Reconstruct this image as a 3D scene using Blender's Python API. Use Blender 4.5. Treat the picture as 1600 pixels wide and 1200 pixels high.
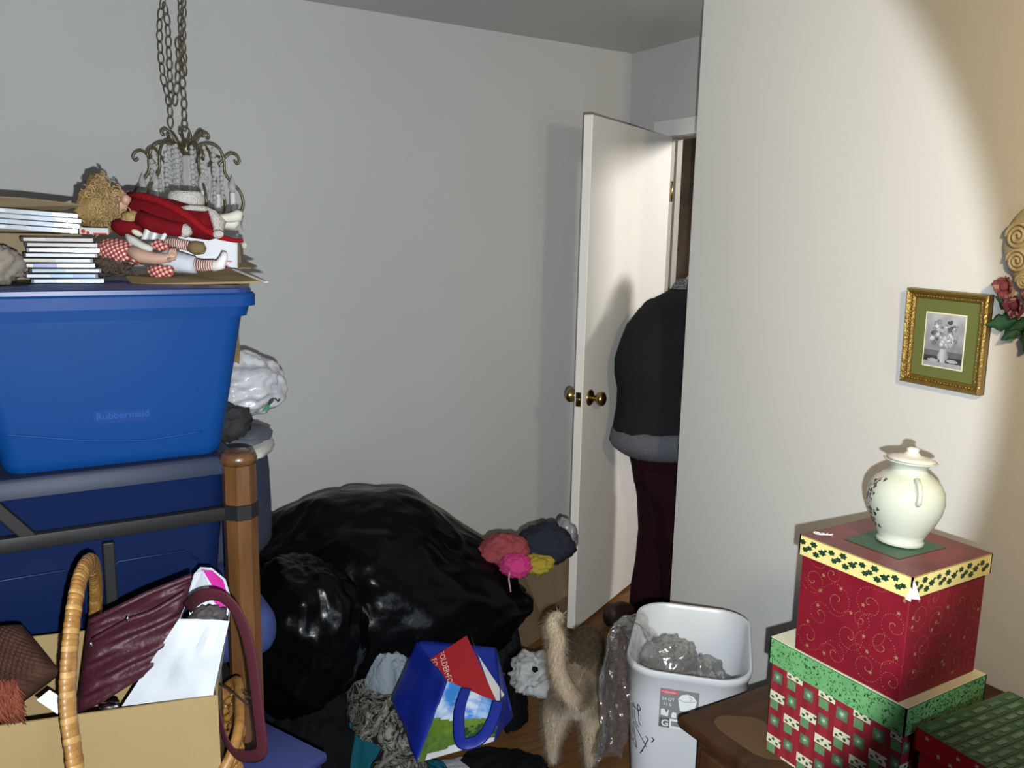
import bpy, bmesh, math, random
from mathutils import Vector, Matrix, noise, Euler
V = Vector
for o in list(bpy.data.objects): bpy.data.objects.remove(o)
SC = bpy.context.scene
COL = SC.collection
R_ = math.radians

# ------------------------------------------------------------------ camera
EYE = V((0.0, 0.0, 1.592))
FPX = 1320.0
YAW, PITCH, ROLL = R_(31.27), R_(10.05), R_(1.2)
FWD = V((math.sin(YAW)*math.cos(PITCH), math.cos(YAW)*math.cos(PITCH), -math.sin(PITCH)))
_r0 = V((math.cos(YAW), -math.sin(YAW), 0)); _u0 = _r0.cross(FWD)
RIGHT = _r0*math.cos(ROLL) + _u0*math.sin(ROLL)
UP = -_r0*math.sin(ROLL) + _u0*math.cos(ROLL)
cam = bpy.data.cameras.new('camera'); camo = bpy.data.objects.new('camera', cam); COL.objects.link(camo)
cam.sensor_width = 36; cam.lens = FPX/1600*36; cam.clip_start = .05
m = Matrix((RIGHT, UP, -FWD)).transposed().to_4x4(); m.translation = EYE
camo.matrix_world = m
SC.camera = camo

def ray(x, y): return (FWD + RIGHT*((x-800)/FPX) - UP*((y-600)/FPX))
def at(x, y, d): return EYE + ray(x, y)*d                     # a point at depth d
def atX(x, y, X): r = ray(x, y); return EYE + r*((X-EYE.x)/r.x)
def atY(x, y, Y): r = ray(x, y); return EYE + r*((Y-EYE.y)/r.y)
def atZ(x, y, Z): r = ray(x, y); return EYE + r*((Z-EYE.z)/r.z)

# ------------------------------------------------------------------ light
SC.view_settings.view_transform = 'Standard'; SC.view_settings.look = 'None'
SC.view_settings.gamma = 1; SC.view_settings.use_curve_mapping = False
SC.view_settings.exposure = 0.0
w = bpy.data.worlds.new('daylight'); SC.world = w; w.use_nodes = True
w.node_tree.nodes['Background'].inputs[0].default_value = (.62, .74, 1, 1)
w.node_tree.nodes['Background'].inputs[1].default_value = .25

def aim(o, p, d):
    o.location = p; o.rotation_euler = V(d).to_track_quat('-Z', 'Y').to_euler()
def light(name, kind, energy, color, p, d, **kw):
    l = bpy.data.lights.new(name, kind); l.energy = energy; l.color = color
    for k, v in kw.items(): setattr(l, k, v)
    o = bpy.data.objects.new(name, l); COL.objects.link(o); aim(o, p, d); return o
FLASH = EYE + RIGHT*.026 - UP*.050
light('camera_flash', 'SPOT', 228, (.91, .965, .985), FLASH, ray(650, 520), spot_size=R_(74), spot_blend=.13, shadow_soft_size=.006)
light('window_daylight', 'AREA', 13, (.66, .80, 1), V((.55, -1.62, 1.22)), V((.0, 1, .04)), shape='RECTANGLE', size=.45, size_y=.95)

# ------------------------------------------------------------------ helpers
WORLD = {}
def thing(name, label, cat, loc=(0,0,0), group=None):
    o = bpy.data.objects.new(name, None); COL.objects.link(o); o.empty_display_size = .05
    o.location = loc; WORLD[o.name] = V(loc)
    tag(o, label, cat, group); return o
def tag(o, label, cat=None, group=None):
    o['label'] = label
    if cat: o['category'] = cat
    if group: o['group'] = group
    return o
def struct(o, label=None):
    o['kind'] = 'structure'
    if label: o['label'] = label
    return o

_mats = {}
def mat(name, col, rough=.6, metal=0, spec=.5, bump=None, var=None, alpha=1, trans=0, coat=0, sheen=0, emit=None, vcol=False, aniso=None):
    if name in _mats: return _mats[name]
    m = bpy.data.materials.new(name); m.use_nodes = True; nt = m.node_tree; b = nt.nodes['Principled BSDF']
    I = b.inputs
    I['Base Color'].default_value = (*col, 1); I['Roughness'].default_value = rough; I['Metallic'].default_value = metal
    I['Specular IOR Level'].default_value = spec
    if alpha < 1: I['Alpha'].default_value = alpha
    if trans: I['Transmission Weight'].default_value = trans
    if coat: I['Coat Weight'].default_value = coat; I['Coat Roughness'].default_value = .15
    if sheen: I['Sheen Weight'].default_value = sheen
    if emit: I['Emission Color'].default_value = (*emit[0], 1); I['Emission Strength'].default_value = emit[1]
    N = nt.nodes.new; L = nt.links.new
    tc = N('ShaderNodeTexCoord')
    if vcol:
        a = N('ShaderNodeAttribute'); a.attribute_name = 'Col'; L(a.outputs['Color'], I['Base Color'])
    if var:      # (scale, amount, [stretch])
        mp = N('ShaderNodeMapping'); L(tc.outputs['Object'], mp.inputs[0])
        if len(var) > 2: mp.inputs['Scale'].default_value = var[2]
        n = N('ShaderNodeTexNoise'); n.inputs['Scale'].default_value = var[0]; n.inputs['Detail'].default_value = 5
        L(mp.outputs[0], n.inputs['Vector'])
        r = N('ShaderNodeValToRGB'); a = var[1]
        r.color_ramp.elements[0].position = .3; r.color_ramp.elements[1].position = .7
        r.color_ramp.elements[0].color = (*[max(0, c*(1-a)) for c in col], 1)
        r.color_ramp.elements[1].color = (*[min(1, c*(1+a)) for c in col], 1)
        L(n.outputs['Fac'], r.inputs[0]); L(r.outputs[0], I['Base Color'])
    if bump:     # (scale, strength, [stretch])
        mp = N('ShaderNodeMapping'); L(tc.outputs['Object'], mp.inputs[0])
        if len(bump) > 2: mp.inputs['Scale'].default_value = bump[2]
        n = N('ShaderNodeTexNoise'); n.inputs['Scale'].default_value = bump[0]; n.inputs['Detail'].default_value = 4
        L(mp.outputs[0], n.inputs['Vector'])
        bp = N('ShaderNodeBump'); bp.inputs['Strength'].default_value = bump[1]; bp.inputs['Distance'].default_value = .01
        L(n.outputs['Fac'], bp.inputs['Height']); L(bp.outputs[0], I['Normal'])
    _mats[name] = m; return m

def basis(d, up=V((0,0,1))):
    d = V(d).normalized()
    if abs(d.dot(up)) > .98: up = V((0,1,0))
    a = d.cross(up).normalized(); return a, a.cross(d).normalized()*1, d

class M:
    def __init__(s): s.v = []; s.f = []; s.mi = []; s.c = []
    def add(s, vs, fs, mi=0):
        o = len(s.v); s.v += [V(p) for p in vs]; s.f += [tuple(i+o for i in f) for f in fs]; s.mi += [mi]*len(fs); return s
    def box(s, c, size, rot=None, bevel=0, seg=2, mi=0, taper=None):
        bm = bmesh.new(); bmesh.ops.create_cube(bm, size=1)
        for v in bm.verts:
            k = 1
            if taper and v.co.z < 0: k = taper
            v.co = V((v.co.x*size[0]*k, v.co.y*size[1]*k, v.co.z*size[2]))
        if bevel: bmesh.ops.bevel(bm, geom=bm.edges[:], offset=bevel, segments=seg, affect='EDGES', profile=.5)
        bm.verts.index_update()
        rm = rot if rot else Matrix.Identity(3)
        s.add([rm @ v.co + V(c) for v in bm.verts], [[v.index for v in f.verts] for f in bm.faces], mi); bm.free(); return s
    def tube(s, pts, r, n=8, closed=False, flat=None, mi=0, cap=True, up=V((0,0,1))):
        pts = [V(p) for p in pts]; N = len(pts); rr = r if isinstance(r, (list, tuple)) else [r]*N
        vs = []; pa = None
        for i, p in enumerate(pts):
            if closed: d = pts[(i+1) % N]-pts[i-1]
            else: d = pts[min(i+1, N-1)]-pts[max(i-1, 0)]
            d.normalize()
            if pa is None: a, b, _ = basis(d, up)
            else:
                a = (pa - d*pa.dot(d)).normalized(); b = a.cross(d)
            pa = a
            fx, fy = flat if flat else (1, 1)
            for k in range(n):
                t = 2*math.pi*k/n; vs.append(p + a*(math.cos(t)*rr[i]*fx) + b*(math.sin(t)*rr[i]*fy))
        fs = []
        for i in range(N if closed else N-1):
            j = (i+1) % N
            for k in range(n): fs.append((i*n+k, i*n+(k+1) % n, j*n+(k+1) % n, j*n+k))
        if not closed and cap: fs += [tuple(reversed(range(n))), tuple(range((N-1)*n, N*n))]
        return s.add(vs, fs, mi)
    def lathe(s, prof, n=24, c=(0,0,0), rot=None, mi=0, cap=True):
        vs = []; fs = []; rm = rot if rot else Matrix.Identity(3)
        for r, z in prof:
            for k in range(n):
                t = 2*math.pi*k/n; vs.append(rm @ V((r*math.cos(t), r*math.sin(t), z)) + V(c))
        for i in range(len(prof)-1):
            for k in range(n): fs.append((i*n+k, i*n+(k+1) % n, (i+1)*n+(k+1) % n, (i+1)*n+k))
        if cap: fs += [tuple(reversed(range(n))), tuple(range((len(prof)-1)*n, len(prof)*n))]
        return s.add(vs, fs, mi)
    def ell(s, c, rad, rot=None, nu=24, nv=14, fn=None, mi=0):
        vs = []; fs = []; rm = rot if rot else Matrix.Identity(3)
        for j in range(nv+1):
            ph = math.pi*j/nv - math.pi/2
            for i in range(nu):
                t = 2*math.pi*i/nu; p = V((math.cos(ph)*math.cos(t), math.cos(ph)*math.sin(t), math.sin(ph)))
                q = fn(p) if fn else p
                vs.append(rm @ V((q.x*rad[0], q.y*rad[1], q.z*rad[2])) + V(c))
        for j in range(nv):
            for i in range(nu): fs.append((j*nu+i, j*nu+(i+1) % nu, (j+1)*nu+(i+1) % nu, (j+1)*nu+i))
        return s.add(vs, fs, mi)
    def grid(s, fn, nu, nv, wrap=False, mi=0):
        vs = [fn(i/nu, j/nv) for j in range(nv+1) for i in range(nu if wrap else nu+1)]
        W = nu if wrap else nu+1; fs = []
        for j in range(nv):
            for i in range(nu):
                k = (i+1) % W if wrap else i+1
                fs.append((j*W+i, j*W+k, (j+1)*W+k, (j+1)*W+i))
        return s.add(vs, fs, mi)
    def sheet(s, fn, nu, nv, th, mi=0):          # a solid sheet of thickness th
        P = [[V(fn(i/nu, j/nv)) for i in range(nu+1)] for j in range(nv+1)]
        top = []; bot = []
        for j in range(nv+1):
            for i in range(nu+1):
                du = P[j][min(i+1, nu)]-P[j][max(i-1, 0)]; dv = P[min(j+1, nv)][i]-P[max(j-1, 0)][i]
                n = du.cross(dv); n = n.normalized() if n.length > 1e-9 else V((0,0,1))
                top.append(P[j][i]+n*th/2); bot.append(P[j][i]-n*th/2)
        W = nu+1; K = len(top); fs = []
        for j in range(nv):
            for i in range(nu):
                a, b, c, d = j*W+i, j*W+i+1, (j+1)*W+i+1, (j+1)*W+i
                fs += [(a, b, c, d), (d+K, c+K, b+K, a+K)]
        rim = [i for i in range(nu)] + [j*W+nu for j in range(nv)] + [nv*W+i for i in range(nu, 0, -1)] + [j*W for j in range(nv, 0, -1)]
        for q in range(len(rim)):
            a, b = rim[q], rim[(q+1) % len(rim)]; fs.append((b, a, a+K, b+K))
        return s.add(top+bot, fs, mi)
    def slab(s, pts, off, mi=0):                # closed polygon extruded by the vector off
        n = len(pts); pts = [V(p) for p in pts]; off = V(off)
        vs = pts + [p+off for p in pts]
        fs = [tuple(range(n)), tuple(range(2*n-1, n-1, -1))] + [(i, i+n, (i+1) % n+n, (i+1) % n) for i in range(n)]
        return s.add(vs, fs, mi)
    def build(s, name, mats, parent=None, smooth=False, angle=None, origin=None, fix=True):
        o0 = WORLD[parent.name] if parent else V(origin if origin is not None else (0,0,0))
        me = bpy.data.meshes.new(name); me.from_pydata([p-o0 for p in s.v], [], s.f)
        for q in (mats if isinstance(mats, (list, tuple)) else [mats]): me.materials.append(q)
        if any(s.mi): me.polygons.foreach_set('material_index', s.mi)
        if s.c:
            ca = me.color_attributes.new('Col', 'FLOAT_COLOR', 'CORNER')
            li = 0
            for fi, p in enumerate(me.polygons):
                for _ in p.loop_indices: ca.data[li].color = (*s.c[fi], 1); li += 1
        if fix:
            bm = bmesh.new(); bm.from_mesh(me); bmesh.ops.recalc_face_normals(bm, faces=bm.faces[:]); bm.to_mesh(me); bm.free()
        if smooth or angle:
            me.polygons.foreach_set('use_smooth', [True]*len(me.polygons))
            if angle: me.set_sharp_from_angle(angle=R_(angle))
        me.update()
        o = bpy.data.objects.new(name, me); COL.objects.link(o)
        if parent: o.parent = parent
        else: o.location = o0
        WORLD[o.name] = o0.copy()
        return o

def copy_tree(o, loc=None, parent=None, rotz=None):
    c = o.copy(); COL.objects.link(c); c.parent = parent
    if loc is not None: c.location = loc
    if rotz is not None: c.rotation_euler[2] = rotz
    for ch in list(o.children): copy_tree(ch, None, c)
    return c

def fr(p, o=4): return noise.fractal(p, .9, 2.1, o)
def ridge(p): return 1-abs(noise.noise(p))*2
def rz(a): return Matrix.Rotation(R_(a), 3, 'Z')

def lump(c, rad, rot=0, seed=0, wr=.12, rg=.1, freq=1.6, st=(1,1,1), floor=None, nu=56, nv=30, sq=1.0, shape=None, cr=0):
    """a soft heap: ellipsoid with folds, set down on z = floor"""
    mm = M(); off = V((seed*7.13, seed*3.7, seed*1.9)); rm = rz(rot)
    def fn(p):
        q = V(tuple(math.copysign(abs(k)**sq, k) for k in p))
        s = V((p.x*st[0], p.y*st[1], p.z*st[2]))*freq + off
        k = 1 + wr*fr(s) + rg*(ridge(s*1.3)-.5)
        if cr: k += cr*(abs(noise.noise(s*2.1+V((4,1,7))))+.6*abs(noise.noise(s*4.3+V((1,8,2))))-.3)
        q = q*k
        if shape: q = shape(q)
        return q
    mm.ell(c, rad, rm, nu, nv, fn)
    if floor is not None:
        for p in mm.v:
            if p.z < floor: p.z = floor + min(.004, (floor-p.z)*.01)
    return mm

def plastic(name, tint, gloss, diff, rough=.09, bump=(30, .8)):
    """thin see-through film: light goes through, the rest is mirrored or scattered"""
    m = bpy.data.materials.new(name); m.use_nodes = True; nt = m.node_tree; nt.nodes.clear(); N = nt.nodes.new; L = nt.links.new
    o = N('ShaderNodeOutputMaterial'); t = N('ShaderNodeBsdfTransparent'); t.inputs[0].default_value = (*tint, 1); g = N('ShaderNodeBsdfGlossy'); g.inputs['Roughness'].default_value = rough; g.inputs[0].default_value = (.9, .9, .9, 1)
    d = N('ShaderNodeBsdfDiffuse'); d.inputs[0].default_value = (.6, .6, .6, 1); m1 = N('ShaderNodeMixShader'); m2 = N('ShaderNodeMixShader'); m1.inputs[0].default_value = diff; m2.inputs[0].default_value = gloss
    L(t.outputs[0], m1.inputs[1]); L(d.outputs[0], m1.inputs[2]); L(m1.outputs[0], m2.inputs[1]); L(g.outputs[0], m2.inputs[2]); L(m2.outputs[0], o.inputs[0])
    tc = N('ShaderNodeTexCoord'); n = N('ShaderNodeTexNoise'); n.inputs['Scale'].default_value = bump[0]; n.inputs['Detail'].default_value = 3; L(tc.outputs['Object'], n.inputs['Vector'])
    b = N('ShaderNodeBump'); b.inputs['Strength'].default_value = bump[1]; b.inputs['Distance'].default_value = .01; L(n.outputs['Fac'], b.inputs['Height']); L(b.outputs[0], g.inputs['Normal']); L(b.outputs[0], d.inputs['Normal'])
    _mats[name] = m; return m
class Pl:          # a flat print on a face: origin, u, v
    def __init__(s, o, u, v, n=None):
        s.o = V(o); s.u = V(u).normalized(); s.v = V(v).normalized(); s.n = V(n).normalized() if n else s.u.cross(s.v)
    def p(s, x, y, off=.0006): return s.o + s.u*x + s.v*y + s.n*off
class Decal(M):
    def poly(s, pl, pts, off=.0006, mi=0): return s.add([pl.p(x, y, off) for x, y in pts], [tuple(range(len(pts)))], mi)
    def disc(s, pl, x, y, r, n=6, off=.0006, mi=0, rb=None): return s.poly(pl, [(x+r*math.cos(2*math.pi*k/n), y+(rb or r)*math.sin(2*math.pi*k/n)) for k in range(n)], off, mi)
    def star(s, pl, x, y, r, a=0, n=5, inner=.42, off=.0006, mi=0, sy=1):
        return s.poly(pl, [(x+(r if k % 2 == 0 else r*inner)*math.cos(a+math.pi*k/n), y+sy*(r if k % 2 == 0 else r*inner)*math.sin(a+math.pi*k/n)) for k in range(2*n)], off, mi)
    def stroke(s, pl, pts, w, off=.0006, mi=0):
        for (x0, y0), (x1, y1) in zip(pts[:-1], pts[1:]):
            dx, dy = x1-x0, y1-y0; l = math.hypot(dx, dy) or 1; nx, ny = -dy/l*w/2, dx/l*w/2; ex, ey = dx/l*w*.3, dy/l*w*.3
            s.poly(pl, [(x0+nx-ex, y0+ny-ey), (x0-nx-ex, y0-ny-ey), (x1-nx+ex, y1-ny+ey), (x1+nx+ex, y1+ny+ey)], off, mi)
        return s
    def text(s, pl, x, y, txt, size, a=0, off=.0006, mi=0, ex=0, bold=0):
        cu = bpy.data.curves.new('lettering', 'FONT'); cu.body = txt; cu.size = size; cu.extrude = ex; cu.offset = bold; cu.resolution_u = 2
        ob = bpy.data.objects.new('lettering', cu); COL.objects.link(ob)
        dg = bpy.context.evaluated_depsgraph_get(); me = bpy.data.meshes.new_from_object(ob.evaluated_get(dg))
        ca, sa = math.cos(a), math.sin(a)
        s.add([pl.p(x+v.co.x*ca-v.co.y*sa, y+v.co.x*sa+v.co.y*ca, off+v.co.z) for v in me.vertices], [tuple(p.vertices) for p in me.polygons], mi)
        bpy.data.objects.remove(ob); bpy.data.curves.remove(cu); bpy.data.meshes.remove(me); return s

def skin_mesh(joints, edges, root, sub=2):
    """joints {name: (pos, rx, ry)} grown to one continuous surface; returns an M"""
    names = list(joints); idx = {n: i for i, n in enumerate(names)}
    me = bpy.data.meshes.new('skin'); me.from_pydata([joints[n][0] for n in names], [(idx[a], idx[b]) for a, b in edges], [])
    ob = bpy.data.objects.new('skin', me); COL.objects.link(ob)
    md = ob.modifiers.new('s', 'SKIN'); md.use_smooth_shade = True; md.branch_smoothing = .6
    sk = me.skin_vertices[0].data
    for n in names: sk[idx[n]].radius = (joints[n][1], joints[n][2]); sk[idx[n]].use_root = (n == root)
    md2 = ob.modifiers.new('d', 'SUBSURF'); md2.levels = sub; md2.render_levels = sub
    dg = bpy.context.evaluated_depsgraph_get(); em = bpy.data.meshes.new_from_object(ob.evaluated_get(dg))
    out = M(); out.add([v.co.copy() for v in em.vertices], [tuple(p.vertices) for p in em.polygons])
    bpy.data.objects.remove(ob); bpy.data.meshes.remove(em); return out

def strands(src, n, length, lean, seed=1, width=.0012, cond=None, jit=.5):
    """short hairs standing on the faces of src (an M)"""
    rnd = random.Random(seed); fs = src.f; A = []
    tot = 0
    for f in fs:
        p = [src.v[i] for i in f[:4]]; a = ((p[1]-p[0]).cross(p[2]-p[0])).length; tot += a; A.append(tot)
    import bisect
    out = M(); vs = []; faces = []
    for _ in range(n):
        f = fs[min(bisect.bisect(A, rnd.random()*tot), len(fs)-1)]; p = [src.v[i] for i in f[:4]]
        u, v = rnd.random(), rnd.random()
        if len(p) == 4: q = p[0].lerp(p[1], u).lerp(p[3].lerp(p[2], u), v)
        else: q = p[0].lerp(p[1], u).lerp(p[2], v)
        nn = (p[1]-p[0]).cross(p[2]-p[0])
        if nn.length < 1e-12: continue
        nn.normalize()
        if cond and not cond(q): continue
        d = (nn*1 + V(lean)*1.2 + V((rnd.gauss(0, jit), rnd.gauss(0, jit), rnd.gauss(0, jit)))*.6).normalized()*length*(.6+.7*rnd.random())
        sd = d.cross(nn + V((.1, .2, .3))).normalized()*width
        k = len(vs); vs += [q-sd, q+sd, q+d]; faces.append((k, k+1, k+2))
    return out.add(vs, faces)
# ------------------------------------------------------------------ the room
XD, YB, XR, YE, ZC = 2.63, 3.30, 1.93, 2.085, 2.44
XL, YF = -1.75, -1.70
paint = mat('wall_paint', (.54, .54, .525), .7, spec=.15, bump=(220, .05), var=(1.3, .025))
ceil_m = mat('ceiling_paint', (.58, .57, .56), .8, spec=.1, bump=(160, .06))
trim_m = mat('trim_paint', (.72, .72, .70), .4)
taupe = mat('taupe_paint', (.15, .13, .11), .8, spec=.2)
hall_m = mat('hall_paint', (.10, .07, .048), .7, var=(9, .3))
wood_floor = mat('oak_floor', (.13, .056, .016), .45, var=(14, .35, (.35, 5, 1)), bump=(60, .08, (.3, 6, 1)))

struct(M().box((.9, .95, -.05), (5.9, 6.3, .1)).build('floor', wood_floor), 'brown wooden floor')
struct(M().box((.9, .95, ZC+.05), (5.9, 6.3, .1)).build('ceiling', ceil_m), 'pale grey painted ceiling')
struct(M().box(((XL-.12+XD+.11)/2, YB+.06, ZC/2), (XD+.11-XL+.12, .12, ZC)).build('wall_back', paint), 'plain off-white back wall')
struct(M().box((XL-.06, .8, ZC/2), (.12, 5.0, ZC)).build('wall_left', taupe), 'taupe side wall')
# door wall with its opening
OY0, OY1, OZ, WT = 2.17, 3.03, 2.045, .088
dw = M(); dw.box((XD+WT/2, (OY1+YB)/2, ZC/2), (WT, YB-OY1, ZC)); dw.box((XD+WT/2, (YE-.06+OY0)/2, ZC/2), (WT, OY0-YE+.06, ZC))
dw.box((XD+WT/2, (OY0+OY1)/2, (OZ+ZC)/2), (WT, OY1-OY0, ZC-OZ))
struct(dw.build('wall_door', paint), 'off-white wall around the doorway')
# the closet block on the right that makes the near wall
struct(M().box(((XR+XD+.11)/2, (YF+YE)/2, ZC/2), (XD+.11-XR, YE-YF, ZC), bevel=.003, seg=1).build('wall_right', paint), 'off-white near wall with an outside corner')
# wall behind the camera with the daylight window
WX0, WX1, WZ0, WZ1 = .2, .9, .7, 1.75
wf = M(); wf.box(((XL+WX0)/2, YF-.06, ZC/2), (WX0-XL, .12, ZC)); wf.box(((WX1+XR)/2, YF-.06, ZC/2), (XR-WX1, .12, ZC))
wf.box(((WX0+WX1)/2, YF-.06, WZ0/2), (WX1-WX0, .12, WZ0)); wf.box(((WX0+WX1)/2, YF-.06, (WZ1+ZC)/2), (WX1-WX0, .12, ZC-WZ1))
struct(wf.build('wall_front', taupe), 'taupe wall with the window')
wn = M()
for x in (WX0+.02, WX1-.02): wn.box((x, YF-.05, (WZ0+WZ1)/2), (.04, .05, WZ1-WZ0))
for z in (WZ0+.02, (WZ0+WZ1)/2, WZ1-.02): wn.box(((WX0+WX1)/2, YF-.05, z), (WX1-WX0, .05, .04))
struct(wn.build('window_1', trim_m), 'white window frame')

# casing and jamb of the doorway
tr = M()
tr.box((XD-.008, (OY0-.075+OY1+.077)/2, OZ+.030), (.016, OY1-OY0+.152, .072), bevel=.004)
tr.box((XD-.008, OY1+.040, OZ/2-.004), (.016, .074, OZ), bevel=.004)
tr.box((XD-.008, OY0-.037, OZ/2-.004), (.016, .074, OZ), bevel=.004)
struct(tr.build('trim_1', trim_m), 'white painted door casing')
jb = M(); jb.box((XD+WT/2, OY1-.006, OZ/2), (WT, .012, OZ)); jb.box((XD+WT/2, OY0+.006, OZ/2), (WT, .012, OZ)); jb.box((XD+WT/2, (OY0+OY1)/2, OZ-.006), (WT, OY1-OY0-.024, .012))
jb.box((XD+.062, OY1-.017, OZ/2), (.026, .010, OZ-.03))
struct(jb.build('trim_2', mat('jamb_beige', (.34, .31, .28), .6)), 'beige door jamb')  # one even beige, darker than the white casing
bb = M().box(((XL+XD)/2, YB-.007, .045), (XD-XL, .014, .09), bevel=.003)
struct(bb.build('baseboard_back', trim_m), 'white painted baseboard')
# hall beyond
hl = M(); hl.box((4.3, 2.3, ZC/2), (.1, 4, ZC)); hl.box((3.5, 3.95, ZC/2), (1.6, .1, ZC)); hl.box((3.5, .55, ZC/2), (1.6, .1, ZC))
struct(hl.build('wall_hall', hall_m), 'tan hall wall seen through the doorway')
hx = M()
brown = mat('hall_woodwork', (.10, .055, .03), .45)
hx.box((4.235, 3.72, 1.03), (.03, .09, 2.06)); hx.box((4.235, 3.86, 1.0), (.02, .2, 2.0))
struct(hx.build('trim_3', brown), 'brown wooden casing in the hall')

# the open door
HINGE = V((2.604, 2.962, 0)); DE = (V((1.903, 2.606, 0))-V((2.604, 2.964, 0))).normalized(); DN = V((DE.y, -DE.x, 0))
if DN.y > 0: DN = -DN                      # DN: face towards the camera
DW, DH, DT = .787, 2.018, .036
door_m = mat('door_paint', (.78, .765, .73), .36, spec=.45, var=(2, .03))
rot_d = Matrix((DE, -DN, V((0,0,1)))).transposed()
door = M().box(HINGE + DE*DW/2 - DN*DT/2 + V((0, 0, .012+DH/2)), (DW, DT, DH), rot_d, bevel=.002, seg=1).build('door_1', door_m, origin=HINGE)
struct(door, 'open flush white door with brass knobs')
brass = mat('aged_brass', (.42, .30, .12), .28, metal=1)
def knob(s):
    rt = Matrix((V((0,0,1)).cross(DN*s), V((0,0,1)), DN*s)).transposed()
    base = HINGE + DE*(DW-.062) + V((0, 0, .965)) - (DN*DT if s < 0 else V())
    k = M().lathe([(.010, .004), (.010, .022), (.014, .030), (.026, .038), (.029, .050), (.026, .060), (.015, .066), (.002, .067)], 20, base, rt).build('door_knob', brass, door, smooth=True)
    M().lathe([(.033, .0), (.033, .003), (.026, .008), (.010, .010)], 20, base, rt).build('rosette', brass, k, smooth=True)
knob(1); knob(-1)
M().box(HINGE + DE*(DW+.0008) - DN*DT/2 + V((0, 0, .965)), (.0016, .022, .056), rot_d).build('latch_plate', brass, door)
M().lathe([(.007, 0), (.007, .006), (.004, .009)], 12, HINGE + DE*(DW+.001) - DN*DT/2 + V((0, 0, .965)), Matrix((DN, V((0,0,1)), DE)).transposed()).build('latch_bolt', brass, door)
for z in (.25, 1.75):
    M().tube([HINGE + DN*.004 + V((.006, 0, z)), HINGE + DN*.004 + V((.006, 0, z+.09))], .006, 10).build('hinge', brass, door, smooth=True)

# hall ceiling lamp that lights the door
LAMP = V((3.50, 1.69, 2.29))
lm = thing('hall_ceiling_lamp', 'round frosted glass ceiling lamp in the hall beyond the doorway', 'lamp', LAMP+V((0,0,.15)))
RL = None
M().lathe([(.09, .115), (.09, .149)], 24, LAMP, RL).build('canopy', brass, lm, smooth=True, angle=40)
M().lathe([(.004, .028), (.06, .035), (.11, .06), (.13, .10), (.125, .115)], 24, LAMP, RL).build('glass_shade', mat('lit_frosted_glass', (.9, .87, .8), .5, emit=((1, .88, .72), 3)), lm, smooth=True)
light('hall_lamp', 'SPOT', 185, (1, .95, .88), LAMP, V((-1.32, .95, -.75)), spot_size=R_(120), spot_blend=.6, shadow_soft_size=.17)
# unseen warm room lamp; place, shade and aim made up to light the near wall
FL = V((.85, .16, 1.84)); AIM = V((1, .48, -.12)).normalized()
flp = thing('unseen_warm_lamp', 'unseen black metal lamp, shaped and aimed to warm the near wall', 'lamp', (FL.x-.14, FL.y-.07, 0))
lampb = mat('lamp_black', (.02, .02, .02), .4)
M().lathe([(.13, 0), (.13, .012), (.03, .025), (.012, .03)], 28, (FL.x-.14, FL.y-.07, 0)).build('base', lampb, flp, smooth=True)
M().tube([(FL.x-.14, FL.y-.07, .03), (FL.x-.14, FL.y-.07, 1.80), (FL.x-.13, FL.y-.065, 1.86), (FL.x-.09, FL.y-.043, 1.855)], .010, 10).build('pole', lampb, flp, smooth=True)
_a, _b, _c = basis(AIM); rlamp = Matrix((_a, _b, _c)).transposed()
M().lathe([(.020, -.10), (.035, -.095), (.045, -.06), (.070, -.01), (.085, .03), (.083, .03), (.066, -.012), (.040, -.062), (.030, -.085), (.016, -.09)], 28, FL, rlamp, cap=False).build('shade', lampb, flp, smooth=True)
M().lathe([(.001, -.085), (.014, -.08), (.016, -.05), (.030, -.02), (.030, .0), (.018, .014), (.001, .018)], 20, FL, rlamp).build('bulb', mat('lit_bulb', (1, .9, .75), .4, emit=((1, .76, .5), 4)), flp, smooth=True)
light('unseen_warm_lamp_glow', 'SPOT', 66, (1, .76, .42), FL+AIM*.04, AIM, spot_size=R_(118), spot_blend=.7, shadow_soft_size=.05)

# ------------------------------------------------------------------ right side: chest, gift boxes, vase
ZD = .58
chest_m = mat('dark_walnut', (.048, .021, .009), .5, spec=.2, var=(6, .35, (1, 6, 1)), bump=(40, .05, (1, 8, 1)))
DX0, DX1, DY0, DY1 = 1.182, 1.915, .22, 1.230
ch = thing('wooden_chest', 'dark walnut chest with drawers under the gift boxes', 'chest', ((DX0+DX1)/2, (DY0+DY1)/2, 0))
M().box(((DX0+DX1)/2, (DY0+DY1)/2, ZD-.0135), (DX1-DX0, DY1-DY0, .027), bevel=.006).build('top', chest_m, ch, angle=40)
M().box(((DX0+DX1)/2+.012, (DY0+DY1)/2-.012, .31), (DX1-DX0-.03, DY1-DY0-.05, .486), bevel=.002).build('body', chest_m, ch)
M().box(((DX0+DX1)/2+.012, (DY0+DY1)/2-.012, .034), (DX1-DX0-.05, DY1-DY0-.08, .067)).build('plinth', chest_m, ch)
for i in range(2):
    dr = M().box((DX0+.018, (DY0+DY1)/2-.012, .2+i*.23), (.02, DY1-DY0-.1, .205), bevel=.004).build('drawer_front', chest_m, ch)
    for y in (.5, .95): M().lathe([(.006, 0), (.006, .012), (.014, .018), (.012, .026), (.002, .028)], 12, (DX0+.008, y, .2+i*.23), Matrix(((0,0,-1),(0,1,0),(1,0,0)))).build('knob', brass, dr, smooth=True)
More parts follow.
